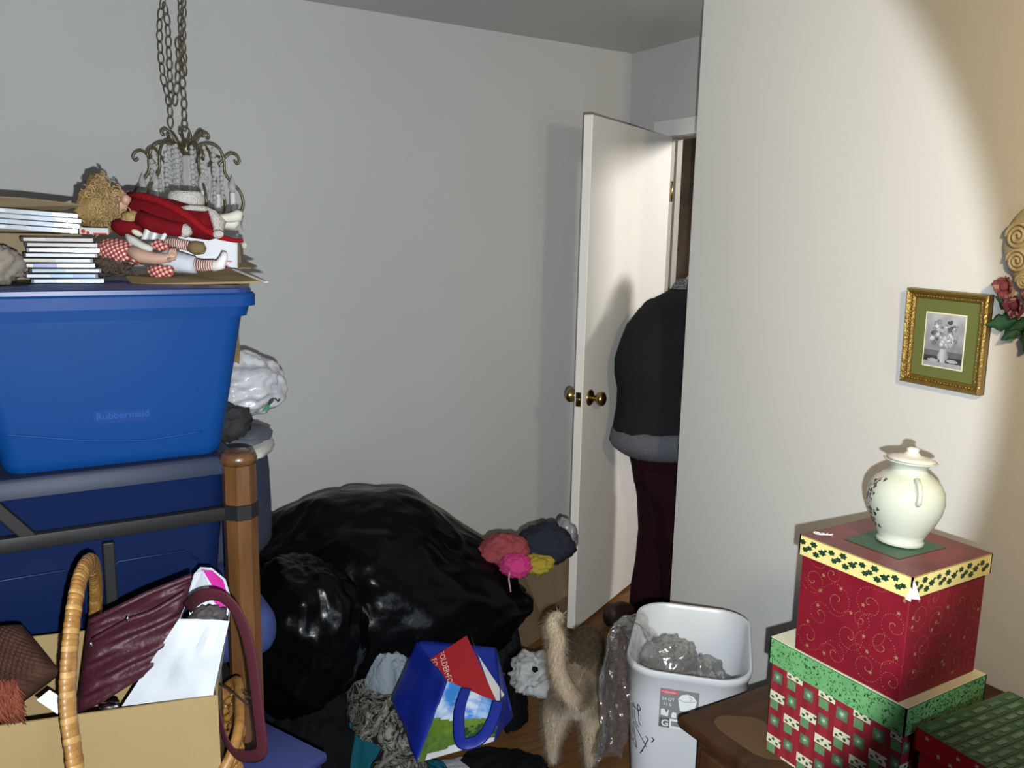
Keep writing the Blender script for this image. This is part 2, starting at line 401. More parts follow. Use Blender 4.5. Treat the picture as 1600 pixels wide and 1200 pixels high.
# a worn pale patch on the top
wp = Decal(); pl = Pl((1.27, 1.10, ZD), (1,0,0), (0,1,0))
pts = [(.055*math.cos(t*.314)*(1+.12*math.sin(t*1.1)), .085*math.sin(t*.314)*(1+.1*math.cos(t*.9))) for t in range(20)]
wp.poly(pl, pts, .0004); wp.build('worn_patch', mat('worn_finish', (.090, .048, .020), .55, spec=.25), ch, fix=False)

red_m = mat('crimson_paper', (.165, .007, .016), .5, spec=.2, var=(12, .18)); gold_p = mat('gold_print', (.28, .15, .065), .5)
yel_m = mat('yellow_paper', (.62, .53, .20), .5, var=(20, .06)); holly = mat('holly_green_print', (.008, .035, .016), .5)
lidtop_m = mat('maroon_paper', (.12, .022, .022), .4, var=(15, .3)); grn_p = mat('dark_green_print', (.03, .075, .045), .5)
white_p = mat('white_paper', (.55, .55, .53), .7); cream_p = mat('cream_print', (.62, .60, .44), .55)
rnd = random.Random(4)

def gift_box(name, label, x0, y0, sx, sy, z0, z1, lid_h, body_m, lid_m, top_m, ov=.006, rot=0):
    t = thing(name, label, 'gift box', (x0+sx/2, y0+sy/2, z0), 'christmas gift boxes')
    c = V((x0+sx/2, y0+sy/2, 0)); rm = rz(rot)
    M().box(c+V((0, 0, (z0+z1-.006)/2)), (sx-2*ov, sy-2*ov, z1-z0-.006), rm, bevel=.0015, seg=1).build('body', body_m, t)
    th = .003; l = M()
    for a in range(4):
        r2 = rm @ rz(90*a); L = sx if a % 2 == 0 else sy; D = sy if a % 2 == 0 else sx
        l.box(c + r2 @ V((0, -D/2+th/2, 0)) + V((0, 0, z1-lid_h/2)), (L, th, lid_h), r2)
    lid = l.build('lid_rim', lid_m, t)
    M().box(c+V((0, 0, z1-th/2+.0005)), (sx, sy, th), rm, bevel=.001, seg=1).build('lid_top', top_m, lid)
    return t, lid
# lower box
LX, LY, LSX, LS = 1.2525, .764, .236, .296
t2, lid2 = gift_box('patterned_gift_box', 'tall red patchwork patterned box with green lid rim under the crimson box', LX, LY, LSX, LS, ZD, .821, .052, mat('red_plaid_paper', (.27, .02, .03), .5, var=(30, .25, (6, 6, .6))), mat('green_paper', (.13, .34, .13), .5, var=(9, .3)), cream_p)
sp = Decal()
for face in range(2):
    pl = Pl((LX, LY+LS, .821-.052), (0,-1,0), (0,0,1), (-1,0,0)) if face == 0 else Pl((LX, LY, .821-.052), (1,0,0), (0,0,1), (0,-1,0))
    for _ in range(330):
        x, y, r, a = rnd.uniform(.003, (LSX if face else LS)-.003), rnd.uniform(.003, .049), rnd.uniform(.0009, .0022), rnd.random()*6
        sp.poly(pl, [(x+r*2*math.cos(a), y+r*2*math.sin(a)), (x+r*.7*math.cos(a+1.6), y+r*.7*math.sin(a+1.6)), (x-r*1.5*math.cos(a), y-r*1.5*math.sin(a)), (x-r*.7*math.cos(a+1.6), y-r*.7*math.sin(a+1.6))])
sp.build('leaf_speckle_print', mat('green_speck', (.02, .085, .025), .6), lid2, fix=False)
pat = Decal(); HB = .821-.052-ZD; pcs = []
def patch(x, y):
    """patchwork print: colour at x, y metres"""
    cw = .0375; n = noise.noise(V((x*300, y*60, 0)))*.12
    for i in range(int(x/cw)-1, int(x/cw)+1):
        for j in range(int(y/.047)-1, int(y/.047)+1):
            dx, dy = x-i*cw, y-(j*.047+(i % 2)*.014); k = 0 if (i+j) % 2 == 0 else 2
            if k == 0:
                if 0 <= dx < .036 and .019 <= dy < .037:
                    for q in range(4):
                        if abs(dx-.007-q*.0088)/.0046+abs(dy-.0245-(q % 2)*.0065)/.0034 < 1: return (.02, .05, .025)
                    return (.60, .58, .42)
                if .002 <= dx < .022 and 0 <= dy < .018: return (.11+n*.3, .23+n*.3, .10)
            if k == 2 and .004 <= dx < .026 and .012 <= dy < .034:
                r = math.hypot(dx-.015, dy-.023)
                return (.45, .48, .36) if r < .003 else (.13, .24, .12) if r < .0075 else (.075, .13, .075)
    return (.25+.06*n, .018, .028) if (x*1000 % 30) < 17 else (.20+.05*n, .014, .022)
for face in range(2):
    pl = Pl((LX+.006, LY+LS-.006, ZD), (0,-1,0), (0,0,1), (-1,0,0)) if face == 0 else Pl((LX+.006, LY+.006, ZD), (1,0,0), (0,0,1), (0,-1,0))
    W = (LSX if face else LS)-.012; nx, ny = 130, 92
    pat.grid(lambda u, v: pl.p(u*W, v*(HB-.001), .0006), nx, ny)
    pcs += [patch((i+.5)/nx*W, (j+.5)/ny*HB) for j in range(ny) for i in range(nx)]
pat.c = pcs
pat.build('patchwork_print', mat('patchwork_paper', (.3, .1, .1), .5, vcol=True), t2, fix=False)
# crimson box
BX, BY, BS, ZT = 1.2506, .777, .2317, 1.05
t1, lid1 = gift_box('crimson_gift_box', 'crimson box with gold swirls and yellow holly lid under the white vase', BX, BY, BS, BS, .822, ZT, .038, red_m, yel_m, lidtop_m, ov=.005)
sw = Decal(); HB1 = ZT-.038-.822; W = BS-.01
for face in range(2):
    pl = Pl((BX+.005, BY+BS-.005, .822), (0,-1,0), (0,0,1), (-1,0,0)) if face == 0 else Pl((BX+.005, BY+.005, .822), (1,0,0), (0,0,1), (0,-1,0))
    rr = random.Random(11+face)
    spots = [(.03, .15, .030), (.085, .13, .033), (.15, .15, .032), (.20, .13, .026), (.05, .09, .026), (.115, .075, .030), (.18, .085, .034), (.03, .04, .030), (.09, .03, .028), (.155, .035, .030), (.205, .03, .024), (.135, .115, .02), (.07, .175, .02)]
    for (x, y, r) in spots:
        a0 = rr.random()*6.28; sg = rr.choice((-1, 1)); n = int(r*1500)
        for k in range(n):
            tt = k/n; rad = r*(1-tt)**.8; a = a0+sg*tt*9.5
            px, py = x+rad*math.cos(a), y+rad*math.sin(a)
            if .001 < px < W-.001 and .001 < py < HB1-.001: sw.disc(pl, px, py, .00075 if k % 6 else .0011, 5)
        for k in range(14):       # a tail leaving the spiral
            px, py = x+r*math.cos(a0)+k*.0035*math.cos(a0-sg*1.2+k*.09*sg), y+r*math.sin(a0)+k*.0035*math.sin(a0-sg*1.2+k*.09*sg)
            if .001 < px < W-.001 and .001 < py < HB1-.001: sw.disc(pl, px, py, .00075, 5)
    for _ in range(15):
        x, y = rr.uniform(.008, W-.008), rr.uniform(.008, HB1-.008); sw.star(pl, x, y, .0048, rr.random()*6)
sw.build('gold_swirl_print', gold_p, t1, fix=False)
hl = Decal()
for face in range(2):
    pl = Pl((BX, BY+BS, ZT-.038), (0,-1,0), (0,0,1), (-1,0,0)) if face == 0 else Pl((BX, BY, ZT-.038), (1,0,0), (0,0,1), (0,-1,0))
    for q in range(4):
        for dx, dy, r, a in ((.004, .027, .0062, .3), (.010, .014, .0058, 1.2), (.018, .019, .0055, 2.0), (.026, .029, .0068, .1), (.032, .012, .0066, -.3), (.044, .020, .0068, -.2), (.050, .026, .003, .4), (.038, .021, .0025, 1)):
            x = .004+q*.0640+dx*1.12
            if x < BS-.009: hl.star(pl, x, dy-.001, r*1.36, a, 6, .66, .0008, 0, .72)
hl.build('holly_print', holly, lid1, fix=False)
tg = Decal(); pl = Pl((BX+BS/2, BY+BS/2, ZT+.0005), (1,0,0), (0,1,0))
tg.poly(pl, [(-.066+.132*i, y) for i, y in ((0, -.055), (1, -.06), (1, .062), (0, .058))], .0008)
tg.build('green_panel_print', grn_p, lid1, fix=False)
ts = Decal()
for q in range(9):
    x, y = rnd.uniform(-.1, .1), rnd.choice((-1, 1))*rnd.uniform(.075, .1)
    if q % 2: x, y = y, x
    for k in range(26):
        a = q+k*.33; r = .014*(1-k/30); px, py = x+r*math.cos(a), y+r*math.sin(a)
        if max(abs(px), abs(py)) < BS/2-.004: ts.disc(pl, px, py, .0008, 5, .0007)
ts.build('swirl_print', mat('dull_brown_print', (.16, .07, .045), .5), lid1, fix=False)
# torn white corner of the lid
tc = M(); c0 = V((BX-.0006, BY-.0006, ZT-.038))
tc.add([c0+V((-.0008,.002,.022)), c0+V((-.0012,.010,-.002)), c0+V((-.0012,-.001,-.003)), c0+V((-.001,-.001,.018))], [(0,1,2,3)])
tc.add([c0+V((-.001,-.001,.034)), c0+V((-.001,-.0012,.002)), c0+V((.016,-.006,-.001)), c0+V((.004,-.002,.030))], [(0,1,2,3)])
tc.build('torn_corner', white_p, lid1)
# the low green-topped box
GX, GY, GS, GZ = 1.262, .490, .258, .789
t3, lid3 = gift_box('green_topped_gift_box', 'low red starred box with green printed top nearest the bottom right corner', GX, GY, GS, GS, ZD, GZ, .040, mat('scarlet_paper', (.50, .012, .02), .45), mat('scarlet_paper', (.5, .01, .02)), mat('bottle_green_paper', (.025, .10, .045), .5, var=(30, .3, (1, 8, 1))), rot=-3)
br = Decal(); pl = Pl((GX+GS/2, GY+GS/2, GZ+.0005), rz(-3) @ V((1,0,0)), rz(-3) @ V((0,1,0)), (0,0,1))
for j in range(13):
    y = -GS/2+.004+j*.0195; x = -GS/2+rnd.uniform(0, .02)
    while x < GS/2-.012:
        l = rnd.uniform(.012, .034); l = min(l, GS/2-.003-x)
        br.poly(pl, [(x, y), (x+l, y), (x+l, y+.0085), (x, y+.0085)], .0008, 0 if rnd.random() < .5 else 1); x += l+rnd.uniform(.006, .02)
    br.poly(pl, [(-GS/2, y-.006), (GS/2, y-.006), (GS/2, y-.004), (-GS/2, y-.004)], .0007, 2)
br.build('brick_print', [mat('pale_green_print', (.13, .22, .12), .5), mat('mid_green_print', (.07, .16, .08), .5), mat('black_green_print', (.008, .03, .015), .5)], lid3, fix=False)
st = Decal()
for face in range(2):
    rm = rz(-3); cc = V((GX+GS/2, GY+GS/2, GZ-.04))
    pl = Pl(cc+rm @ V((-GS/2, GS/2, 0)), rm @ V((0,-1,0)), (0,0,1), rm @ V((-1,0,0))) if face == 0 else Pl(cc+rm @ V((-GS/2, -GS/2, 0)), rm @ V((1,0,0)), (0,0,1), rm @ V((0,-1,0)))
    for k in range(12): st.star(pl, rnd.uniform(.01, GS-.01), rnd.uniform(.006, .034), .0052, rnd.random()*6)
st.build('star_print', mat('pale_pink_print', (.72, .45, .45), .5), lid3, fix=False)

# vase
VB = V((1.379, .891, ZT+.0012))
porc = mat('ivory_porcelain', (.37, .395, .34), .16, spec=.4, coat=.2)
vs = thing('porcelain_vase', 'ivory porcelain vase with small handles and floral print on the crimson box', 'vase', VB)
prof = [(.036, 0), (.041, .002), (.041, .008), (.038, .012), (.045, .024), (.055, .042), (.063, .062), (.0665, .082), (.064, .101), (.056, .116), (.043, .127), (.033, .133), (.030, .139), (.031, .145), (.037, .150), (.045, .153), (.0455, .1545), (.043, .1555), (.034, .152), (.026, .146)]
VROT = Matrix.Rotation(R_(3), 3, 'Y')
M().lathe(prof, 40, VB, VROT).build('body', porc, vs, smooth=True)
lidm = mat('clouded_glass', (.55, .54, .50), .2, alpha=.75)
M().lathe([(.041, .1545), (.040, .158), (.028, .161), (.015, .164), (.010, .170), (.011, .175), (.006, .178), (.001, .178)], 28, VB, Matrix.Rotation(R_(4), 3, 'Y')).build('lid', lidm, vs, smooth=True)
def vr(z):
    for (r0, z0), (r1, z1) in zip(prof[:-1], prof[1:]):
        if z0 <= z <= z1: return r0+(r1-r0)*(z-z0)/(z1-z0)
    return .04
ca = math.atan2(-VB.y, -VB.x)             # towards the camera
for da in (18, 198):
    a = ca+R_(da); h = []
    for z, o in ((.126, -.004), (.128, .006), (.120, .012), (.108, .0105), (.098, .006), (.092, .003), (.087, .0)): h.append(VB+VROT @ V(((vr(z)+o)*math.cos(a), (vr(z)+o)*math.sin(a), z)))
    M().tube(h, [.0045, .005, .005, .0045, .0045, .0055, .003], 8).build('handle', porc, vs, smooth=True)
fl = Decal()
def vpt(a, z, off=.0006): return VB + VROT @ V(((vr(z)+off)*math.cos(a), (vr(z)+off)*math.sin(a), z))
rr = random.Random(3)
for k in range(60):
    z = rr.uniform(.028, .122); a = ca - R_(62) + rr.gauss(0, .13) + .35*math.sin(z*60)*.3; s = rr.uniform(.0022, .0055); mi = rr.choice((0, 0, 1, 2))
    n = 6; q = [(a+s/vr(z)*math.cos(6.283*i/n+k)*(1 if i % 2 else .55), z+s*math.sin(6.283*i/n+k)*(1 if i % 2 else .6)) for i in range(n)]
    fl.add([vpt(*p) for p in q], [tuple(range(n))], mi)
fl.build('floral_print', [mat('sepia_green_print', (.05, .06, .03), .4), mat('mauve_print', (.30, .17, .19), .4), mat('dark_brown_print', (.035, .02, .02), .4)], vs, fix=False)
# curl of white string on the lid
s0 = V((1.2506+.018, .985, ZT+.0030)); pts = []
for k in range(26):
    a = k*.5; pts.append(s0+V((.010*math.cos(a)*(1-k/40)+k*.0006, .012*math.sin(a)*(1-k/50)-k*.0007, .001+.0005*k % .006)))
tag(M().tube(pts, .0010, 5).build('string', mat('white_string', (.8, .78, .72), .8), origin=s0, smooth=True), 'curled bit of white string on the maroon lid', 'string')

# picture on the wall
gold = mat('gilt_wood', (.27, .175, .045), .36, metal=.75, bump=(180, .3)); gold_d = mat('dark_gilt', (.12, .085, .02), .4, metal=.6, bump=(150, .3))
c00 = V((XR-.004, 1.300, 1.478)); 
FY0, FY1, FZ0, FZ1 = 1.073, 1.275, 1.252, 1.483
FC = V((XR-.004, (FY0+FY1)/2, FZ0)); FW, FH = FY1-FY0, FZ1-FZ0
tilt = Matrix.Rotation(R_(-3.5), 3, 'Y') @ Matrix.Rotation(R_(1.2), 3, 'X')
pf = thing('picture_frame', 'small gilt framed floral still life with olive mat on the wall', 'picture', FC)
def fp(y, z, x): return FC + tilt @ V((-x, y, z))
fm = M(); fd = M()
outl = [(-FW/2, 0), (FW/2, 0), (FW/2, FH), (-FW/2, FH)]
def ring(i, x): return [fp(y*(1-2*i/FW), i+z*(1-2*i/FH), x) for y, z in outl]
profile = [(0, .002), (0, .022), (.004, .026), (.009, .024), (.012, .020), (.017, .021), (.021, .016), (.022, .012)]
def frame_side(k):
    mm = M(); vv = []
    for i, x in profile: r_ = ring(i, x); vv += [r_[k], r_[(k+1) % 4]]
    mm.add(vv, [(2*q, 2*q+1, 2*q+3, 2*q+2) for q in range(len(profile)-1)]); return mm
for k in range(4):
    sd = frame_side(k).build('frame_rail', gold, pf)
    bd = M(); a, b = ring(.014, .0225)[k], ring(.014, .0225)[(k+1) % 4]; n = int((b-a).length/.0075)
    for q in range(n):
        p = a.lerp(b, (q+.5)/n); bd.ell(p, (.0022, .0022, .0022) if k % 2 == 0 else (.0022, .0022, .0028), None, 6, 4)
    bd.build('beading', gold, sd, smooth=True)
M().slab(ring(.0, .002), tilt @ V((-.004, 0, 0))).build('backing', gold_d, pf)
M().slab(ring(.020, .010), tilt @ V((-.0015, 0, 0))).build('mat_board', mat('olive_mat', (.105, .118, .036), .85, spec=.15), pf)
PW, PH = .096, .126
ppl = Pl(fp(PW/2+.001, .050, .0118), tilt @ V((0,-1,0)), tilt @ V((0,0,1)), tilt @ V((-1,0,0)))
bd_ = Decal(); bd_.poly(ppl, [(-.003, -.003), (PW+.003, -.003), (PW+.003, PH+.003), (-.003, PH+.003)], .0004); bd_.build('mat_bevel', cream_p, pf, fix=False)
pic = Decal(); NX, NY = 58, 82; rr = random.Random(8)
blobs = []
for k in range(70):
    a = rr.uniform(0, 6.28); r = rr.random()**.6; bx, by = .5+.36*r*math.cos(a), .60+.27*r*math.sin(a)+.03
    blobs.append((bx, by, rr.uniform(.025, .065), rr.uniform(.18, .95)))
for k in range(14): blobs.append((rr.uniform(.28, .68), rr.uniform(.42, .62), rr.uniform(.04, .075), rr.uniform(.7, 1)))
def pcol(u, v):
    n = noise.noise(V((u*6, v*6, 1)))*.08
    c = .30+.22*v+n if v > .2 else .16+n+.35*max(0, .1-v)*3
    if v < .30: c = c*.6+.02
    if v < .09: c = .45+n
    for bx, by, r, g in blobs:
        d = math.hypot((u-bx), (v-by)*1.35)
        if d < r: c = g*(.55+.45*math.cos(d/r*1.4))*(.8+.25*noise.noise(V((u*30, v*30, 3))))
    vw = .085+.05*math.sin((v-.08)*14) if .08 < v < .34 else 0
    if v < .13 and v > .08: vw = .07
    if abs(u-.5) < vw: c = .62-.8*abs(u-.47)/.14*.3
    if (u-.25)**2/.02+(v-.11)**2/.0012 < 1 or (u-.75)**2/.02+(v-.13)**2/.001 < 1: c = .5+n
    c = max(.02, min(.9, c))**1.5; return (c*.92, c*.94, c*1.02)
for j in range(NY):
    for i in range(NX):
        pic.poly(ppl, [(i/NX*PW, j/NY*PH), ((i+1)/NX*PW, j/NY*PH), ((i+1)/NX*PW, (j+1)/NY*PH), (i/NX*PW, (j+1)/NY*PH)], .0009); pic.c.append(pcol((i+.5)/NX, (j+.5)/NY))
pic.build('still_life_print', mat('printed_still_life', (.5, .5, .5), .35, vcol=True), pf, fix=False)

# plaster wall pocket with artificial roses at the right edge
PC = V((XR, .994, 1.575))
plas = mat('cream_plaster', (.50, .42, .27), .7, bump=(120, .2))
wp = thing('wall_pocket', 'cream carved wall pocket holding artificial flowers at the right edge', 'wall ornament', PC)
def shell(p): k = 1.0-.35*max(0, -p.z)**1.5; return V((p.x, p.y*k, p.z))
M().ell(PC+V((-.004, -.012, .012)), (.030, .088, .105), None, 28, 18, shell).build('body', plas, wp, smooth=True)
for (y, z, r) in ((.035, .035, .030), (.030, -.018, .026), (-.03, .02, .03), (.0, .075, .022), (-.03, -.03, .026), (.012, -.062, .018)):
    pts = []
    for k in range(40):
        a = k*.42; q = r*(1-k/44); yy, zz = y+q*math.cos(a), z+q*math.sin(a)
        x = .026*math.sqrt(max(.03, 1-((yy+.012)/.095)**2-((zz-.012)/.115)**2))+.004; pts.append(PC+V((-x-.004, yy, zz)))
    M().tube(pts, .0042, 6).build('carved_scroll', plas, wp, smooth=True)
fw = thing('artificial_roses', 'dusty pink and plum artificial roses with green leaves in the wall pocket', 'flowers', PC+V((-.03, .0, -.06)))
rose_m = [mat('dusty_rose', (.19, .045, .055), .8, var=(40, .4)), mat('plum_petal', (.10, .013, .03), .8, var=(40, .4)), mat('pale_petal', (.30, .16, .13), .8)]
def rose(c, r, mi, seed):
    rr = random.Random(seed); fl = None
    core = M().ell(c+V((-r*.25,0,0)), (r*.4, r*.4, r*.4), None, 10, 6).build('rose', rose_m[mi], fw, smooth=True)
    for k in range(11):
        ring_ = k % 3; a = k*2.1+rr.random(); tl = .35+.32*ring_
        n0 = V((-math.cos(tl*1.3), math.sin(tl*1.3)*math.cos(a), math.sin(tl*1.3)*math.sin(a)))
        e1 = V((0, -math.sin(a), math.cos(a))); e2 = n0.cross(e1)
        def f(u, v, n0=n0, e1=e1, e2=e2):
            s = (u-.5)*2; t = v; wdt = r*.62*math.sin(math.pi*(.12+.8*t)); return c + n0*r*(.35+.75*t)*(1-.18*s*s) + e1*s*wdt + V((-1,0,0))*(.12*r*t*t*(1 if ring_ < 2 else -1.2)) + e2*r*.08*math.sin(7*s+k)*t
        M().sheet(f, 6, 5, .0012).build('petal', rose_m[mi if k % 4 else min(2, mi+2)], core, smooth=True)
rose(PC+V((-.040, .040, -.072)), .029, 0, 1); rose(PC+V((-.045, .012, -.112)), .028, 1, 2); rose(PC+V((-.042, -.025, -.085)), .03, 0, 3)
leaf_m = mat('silk_leaf', (.018, .07, .03), .45, var=(30, .3))
for k, (y, z, a, l) in enumerate(((.03, -.13, 145, .065), (.03, -.145, 195, .072), (.02, -.15, 232, .06), (.0, -.15, 268, .068), (-.02, -.145, 300, .06), (.0, -.14, 215, .055))):
    ca_, sa_ = math.cos(R_(a)), math.sin(R_(a)); b0 = PC+V((-.03, y-.016, z)); l *= .88
    def f(u, v, b0=b0, ca_=ca_, sa_=sa_, l=l):
        t = v; s = (u-.5)*2; w_ = l*.30*math.sin(math.pi*min(1, t*.92+.06))*(1+.18*math.sin(t*22))
        return b0 + V((0, -ca_, sa_))*(l*t) + V((0, sa_, ca_))*(s*w_) + V((-.012*t+.010*s*s, 0, 0))
    M().sheet(f, 6, 10, .001).build('leaf', leaf_m, fw, smooth=True)
# ------------------------------------------------------------------ trash can
CC = V((1.50, 1.53, 0)); CA = V((.70, -.714, 0)).normalized(); CB = V((CA.y*-1, CA.x, 0))   # CA along the near face, CB away
canm = mat('white_plastic_can', (.56, .58, .61), .34, spec=.45)
CH = .55
def can_pt(t, z, inset=0.0, grow=0.0):
    """t in 0..1 round the rim, rounded rectangle that narrows to the floor"""
    k = .80+.20*z/CH; a, b, r = .15*k+grow-inset, .20*k+grow-inset, .085*k-inset*.5
    segs = [(2*(a-r), 0), (math.pi/2*r, 1), (2*(b-r), 0), (math.pi/2*r, 1)]*2
    # perimeter: start at the near face's left end, run along +CA, up the right, back along the far face
    L = [2*(a-r), math.pi/2*r, 2*(b-r), math.pi/2*r]*2
    tot = sum(L); d = (t % 1)*tot
    cs = [(a-r, -(b-r)), (a-r, b-r), (-(a-r), b-r), (-(a-r), -(b-r))]; i = 0
    while d > L[i]: d -= L[i]; i += 1
    if i == 0: p = (-(a-r)+d, -b)
    elif i == 2: p = (a, -(b-r)+d)
    elif i == 4: p = (a-r-d, b)
    elif i == 6: p = (-a, b-r-d)
    else:
        q = d/r; c = cs[(i-1)//2]; base = {1: -math.pi/2, 3: 0, 5: math.pi/2, 7: math.pi}[i]; p = (c[0]+r*math.cos(base+q), c[1]+r*math.sin(base+q))
    return CC + CA*p[0] + CB*p[1] + V((0, 0, z))
can = thing('trash_can', 'tall white plastic trash can with grey sticker and marker drawing', 'trash can', CC)
NP = 96
def loops(ls):
    m_ = M(); vs = []; 
    for (z, ins, gr) in ls: vs += [can_pt(k/NP, z, ins, gr) for k in range(NP)]
    fs = [(i*NP+k, i*NP+(k+1) % NP, (i+1)*NP+(k+1) % NP, (i+1)*NP+k) for i in range(len(ls)-1) for k in range(NP)]
    m_.add(vs, fs); n0 = len(m_.v)
    return m_
b_ = loops([(.004, .03, 0), (.0, .01, 0), (.012, 0, 0), (.15, 0, 0), (.3, 0, 0), (.45, 0, 0), (.525, 0, 0), (.530, 0, .004), (.545, 0, .006), (.55, 0, .004), (.549, .002, 0), (.54, .006, 0), (.4, .006, 0), (.2, .006, 0), (.02, .006, 0)])
b_.add([can_pt(k/NP, .012, .02) for k in range(NP)], [tuple(range(NP))]); b_.add([can_pt(k/NP, .02, .006) for k in range(NP)], [tuple(range(NP))])
b_.build('body', canm, can, smooth=True, angle=50)
# sticker and drawing follow the near wall of the can
def cpt(x, z, off=.0012):       # x metres from the middle of the near face
    k = .80+.20*z/CH; a, b, r = .15*k, .20*k, .085*k; tot = 4*(a-r)+4*(b-r)+2*math.pi*r
    t = ((a-r)+x)/tot; p = can_pt(t, z); q = can_pt(t+.004, z); tg_ = (q-p).normalized(); n = V((tg_.y, -tg_.x, 0)); return p + n*off
class CanPl:
    def __init__(s, x, z): s.x, s.z = x, z
    def p(s, x, y, off=.0012): return cpt(s.x+x, s.z+y, off)
st = CanPl(-.062, .398); lab = Decal()
grey_l = mat('grey_sticker', (.20, .215, .22), .5); wht = mat('white_sticker', (.72, .75, .76), .5); pinkl = mat('pink_red_logo', (.62, .12, .15), .5); dgrey = mat('dark_grey_sticker', (.09, .10, .105), .5)
def rgrid(x0, y0, x1, y1, mi, off):
    n = max(1, int((x1-x0)/.006))
    for i in range(n): lab.poly(st, [(x0+(x1-x0)*i/n, y0), (x0+(x1-x0)*(i+1)/n, y0), (x0+(x1-x0)*(i+1)/n, y1), (x0+(x1-x0)*i/n, y1)], off, mi)
rgrid(0, .026, .094, .108, 0, .001); rgrid(0, 0, .026, .026, 3, .001); rgrid(.026, 0, .094, .026, 1, .001)
rgrid(.004, .094, .041, .105, 2, .0016); lab.disc(st, .005, .0995, .0055, 10, .0016, 2); lab.disc(st, .040, .0995, .0055, 10, .0016, 2)
lab.text(st, .0045, .097, 'Rubbermaid', .0072, off=.002, mi=1)
lab.text(st, .005, .076, '54 QT', .0115, off=.002, mi=1); lab.text(st, .009, .062, '51 L', .0115, off=.002, mi=1)
lab.text(st, .0055, .004, 'G', .026, off=.002, mi=1, bold=.0006)
lab.poly(st, [(.044, .084), (.052, .096), (.066, .1), (.080, .096), (.089, .084), (.084, .052), (.050, .052)], .0016, 1)
lab.stroke(st, [(.047, .083), (.060, .078), (.076, .080), (.087, .084)], .0012, .002, 0); lab.stroke(st, [(.072, .082), (.078, .090), (.070, .094)], .0012, .002, 0)
lab.poly(st, [(.004, .034), (.022, .031), (.023, .050), (.016, .048), (.010, .052), (.004, .050)], .0016, 1); lab.poly(st, [(.014, .050), (.020, .049), (.018, .041)], .002, 3)
lab.poly(st, [(.030, .030), (.042, .030), (.042, .044), (.034, .046), (.030, .040)], .0016, 1); rgrid(.031, .006, .05, .020, 0, .0014)
lab.build('sticker', [grey_l, wht, pinkl, dgrey], can, fix=False)
dr = Decal(); D = CanPl(-.160, .298)
def dpx(x, y): return ((x-230)*.00019+.0, (950-y)*.00021+.004)
for path in ([(300, 340), (320, 470), (350, 570), (450, 660), (580, 790)], [(345, 330), (330, 375), (395, 375), (345, 330)], [(395, 375), (440, 385), (470, 370), (492, 340), (440, 300), (435, 345), (450, 385), (475, 550)], [(475, 550), (700, 690), (510, 940)], [(370, 410), (380, 510), (420, 580), (620, 710), (580, 800), (600, 820)], [(350, 590), (380, 700), (445, 915), (290, 850), (305, 780)], [(320, 650), (360, 760)], [(380, 800), (370, 840), (330, 830)], [(245, 90), (290, 200)], [(255, 290), (300, 350)], [(580, 810), (510, 945)]):
    dr.stroke(D, [dpx(*p) for p in path], .0028, .0014)
dr.build('marker_drawing', mat('black_marker', (.035, .035, .045), .5), can, fix=False)

def smooth_path2(pts, n=5):
    out = []; P = [pts[0]]+pts+[pts[-1]]
    for i in range(1, len(P)-2):
        for k in range(n):
            t = k/n; p0, p1, p2, p3 = P[i-1], P[i], P[i+1], P[i+2]
            out.append(.5*((2*p1)+(p2-p0)*t+(2*p0-5*p1+4*p2-p3)*t*t+(3*p1-p0-3*p2+p3)*t**3))
    out.append(P[-2]); return out
# crumpled clear packaging inside the can and hanging over its rim
clear = plastic('clear_plastic', (.90, .90, .90), .24, .06, .07, (26, 1.0))
clear2 = plastic('cloudy_plastic', (.80, .80, .79), .30, .12, .08, (26, 1.0))
tag(lump(CC+CA*.0+CB*.02+V((0,0,.36)), (.100, .135, .105), 45, 21, .16, .12, 1.6, nu=80, nv=44, cr=.28).build('crumpled_plastic', clear2, origin=CC+V((0,0,.25)), smooth=True), 'crumpled cloudy plastic packaging inside the trash can', 'packaging')
tag(lump(CC-CA*.055+CB*.03+V((0,0,.455)), (.065, .075, .07), 30, 33, .14, .12, 1.5, nu=60, nv=34, cr=.25).build('plastic_bag', clear2, origin=CC+V((0,0,.37)), smooth=True), 'balled clear bag against the near left inside of the trash can', 'packaging')
tag(lump(CC-CA*.09+CB*.0+V((0,0,.42)), (.035, .05, .03), 10, 35, .2, .1, 1.5, nu=24, nv=14).build('paper_scrap', mat('yellowed_paper', (.50, .47, .30), .7), origin=CC+V((0,0,.39)), smooth=True), 'yellowish paper scrap half hidden in the trash can', 'paper')
HP = [[(1022, 1000, 1.92), (1012, 965, 1.95), (992, 958, 1.97), (962, 985, 1.96), (945, 1040, 1.93), (942, 1100, 1.92), (946, 1150, 1.92), (936, 1188, 1.92)],
      [(1040, 1010, 1.84), (1018, 985, 1.82), (1000, 975, 1.82), (992, 1000, 1.81), (986, 1050, 1.80), (984, 1100, 1.80), (980, 1140, 1.81), (968, 1180, 1.82)]]
HPP = [smooth_path2([at(*p) for p in row]) for row in HP]
def hang(u, v):
    k = v*(len(HPP[0])-1); i = min(int(k), len(HPP[0])-2); t = k-i
    a = HPP[0][i].lerp(HPP[0][i+1], t); b = HPP[1][i].lerp(HPP[1][i+1], t)
    q = V((u*3.2, v*7, 5)); n = fr(q)*.5+ridge(q*1.6)*.5+.5*abs(noise.noise(q*2.7))+.3*abs(noise.noise(q*5.5))
    return a.lerp(b, u) - FWD*(.018*n) - CA*(.030*math.sin(u*3.14)) + RIGHT*(.010*fr(q+V((9,9,9))))
tag(M().grid(hang, 70, 150).build('clear_plastic_sheet', clear, origin=CC-CA*.2, smooth=True), 'clear crinkled plastic sheet hanging over the side of the trash can', 'plastic sheet')

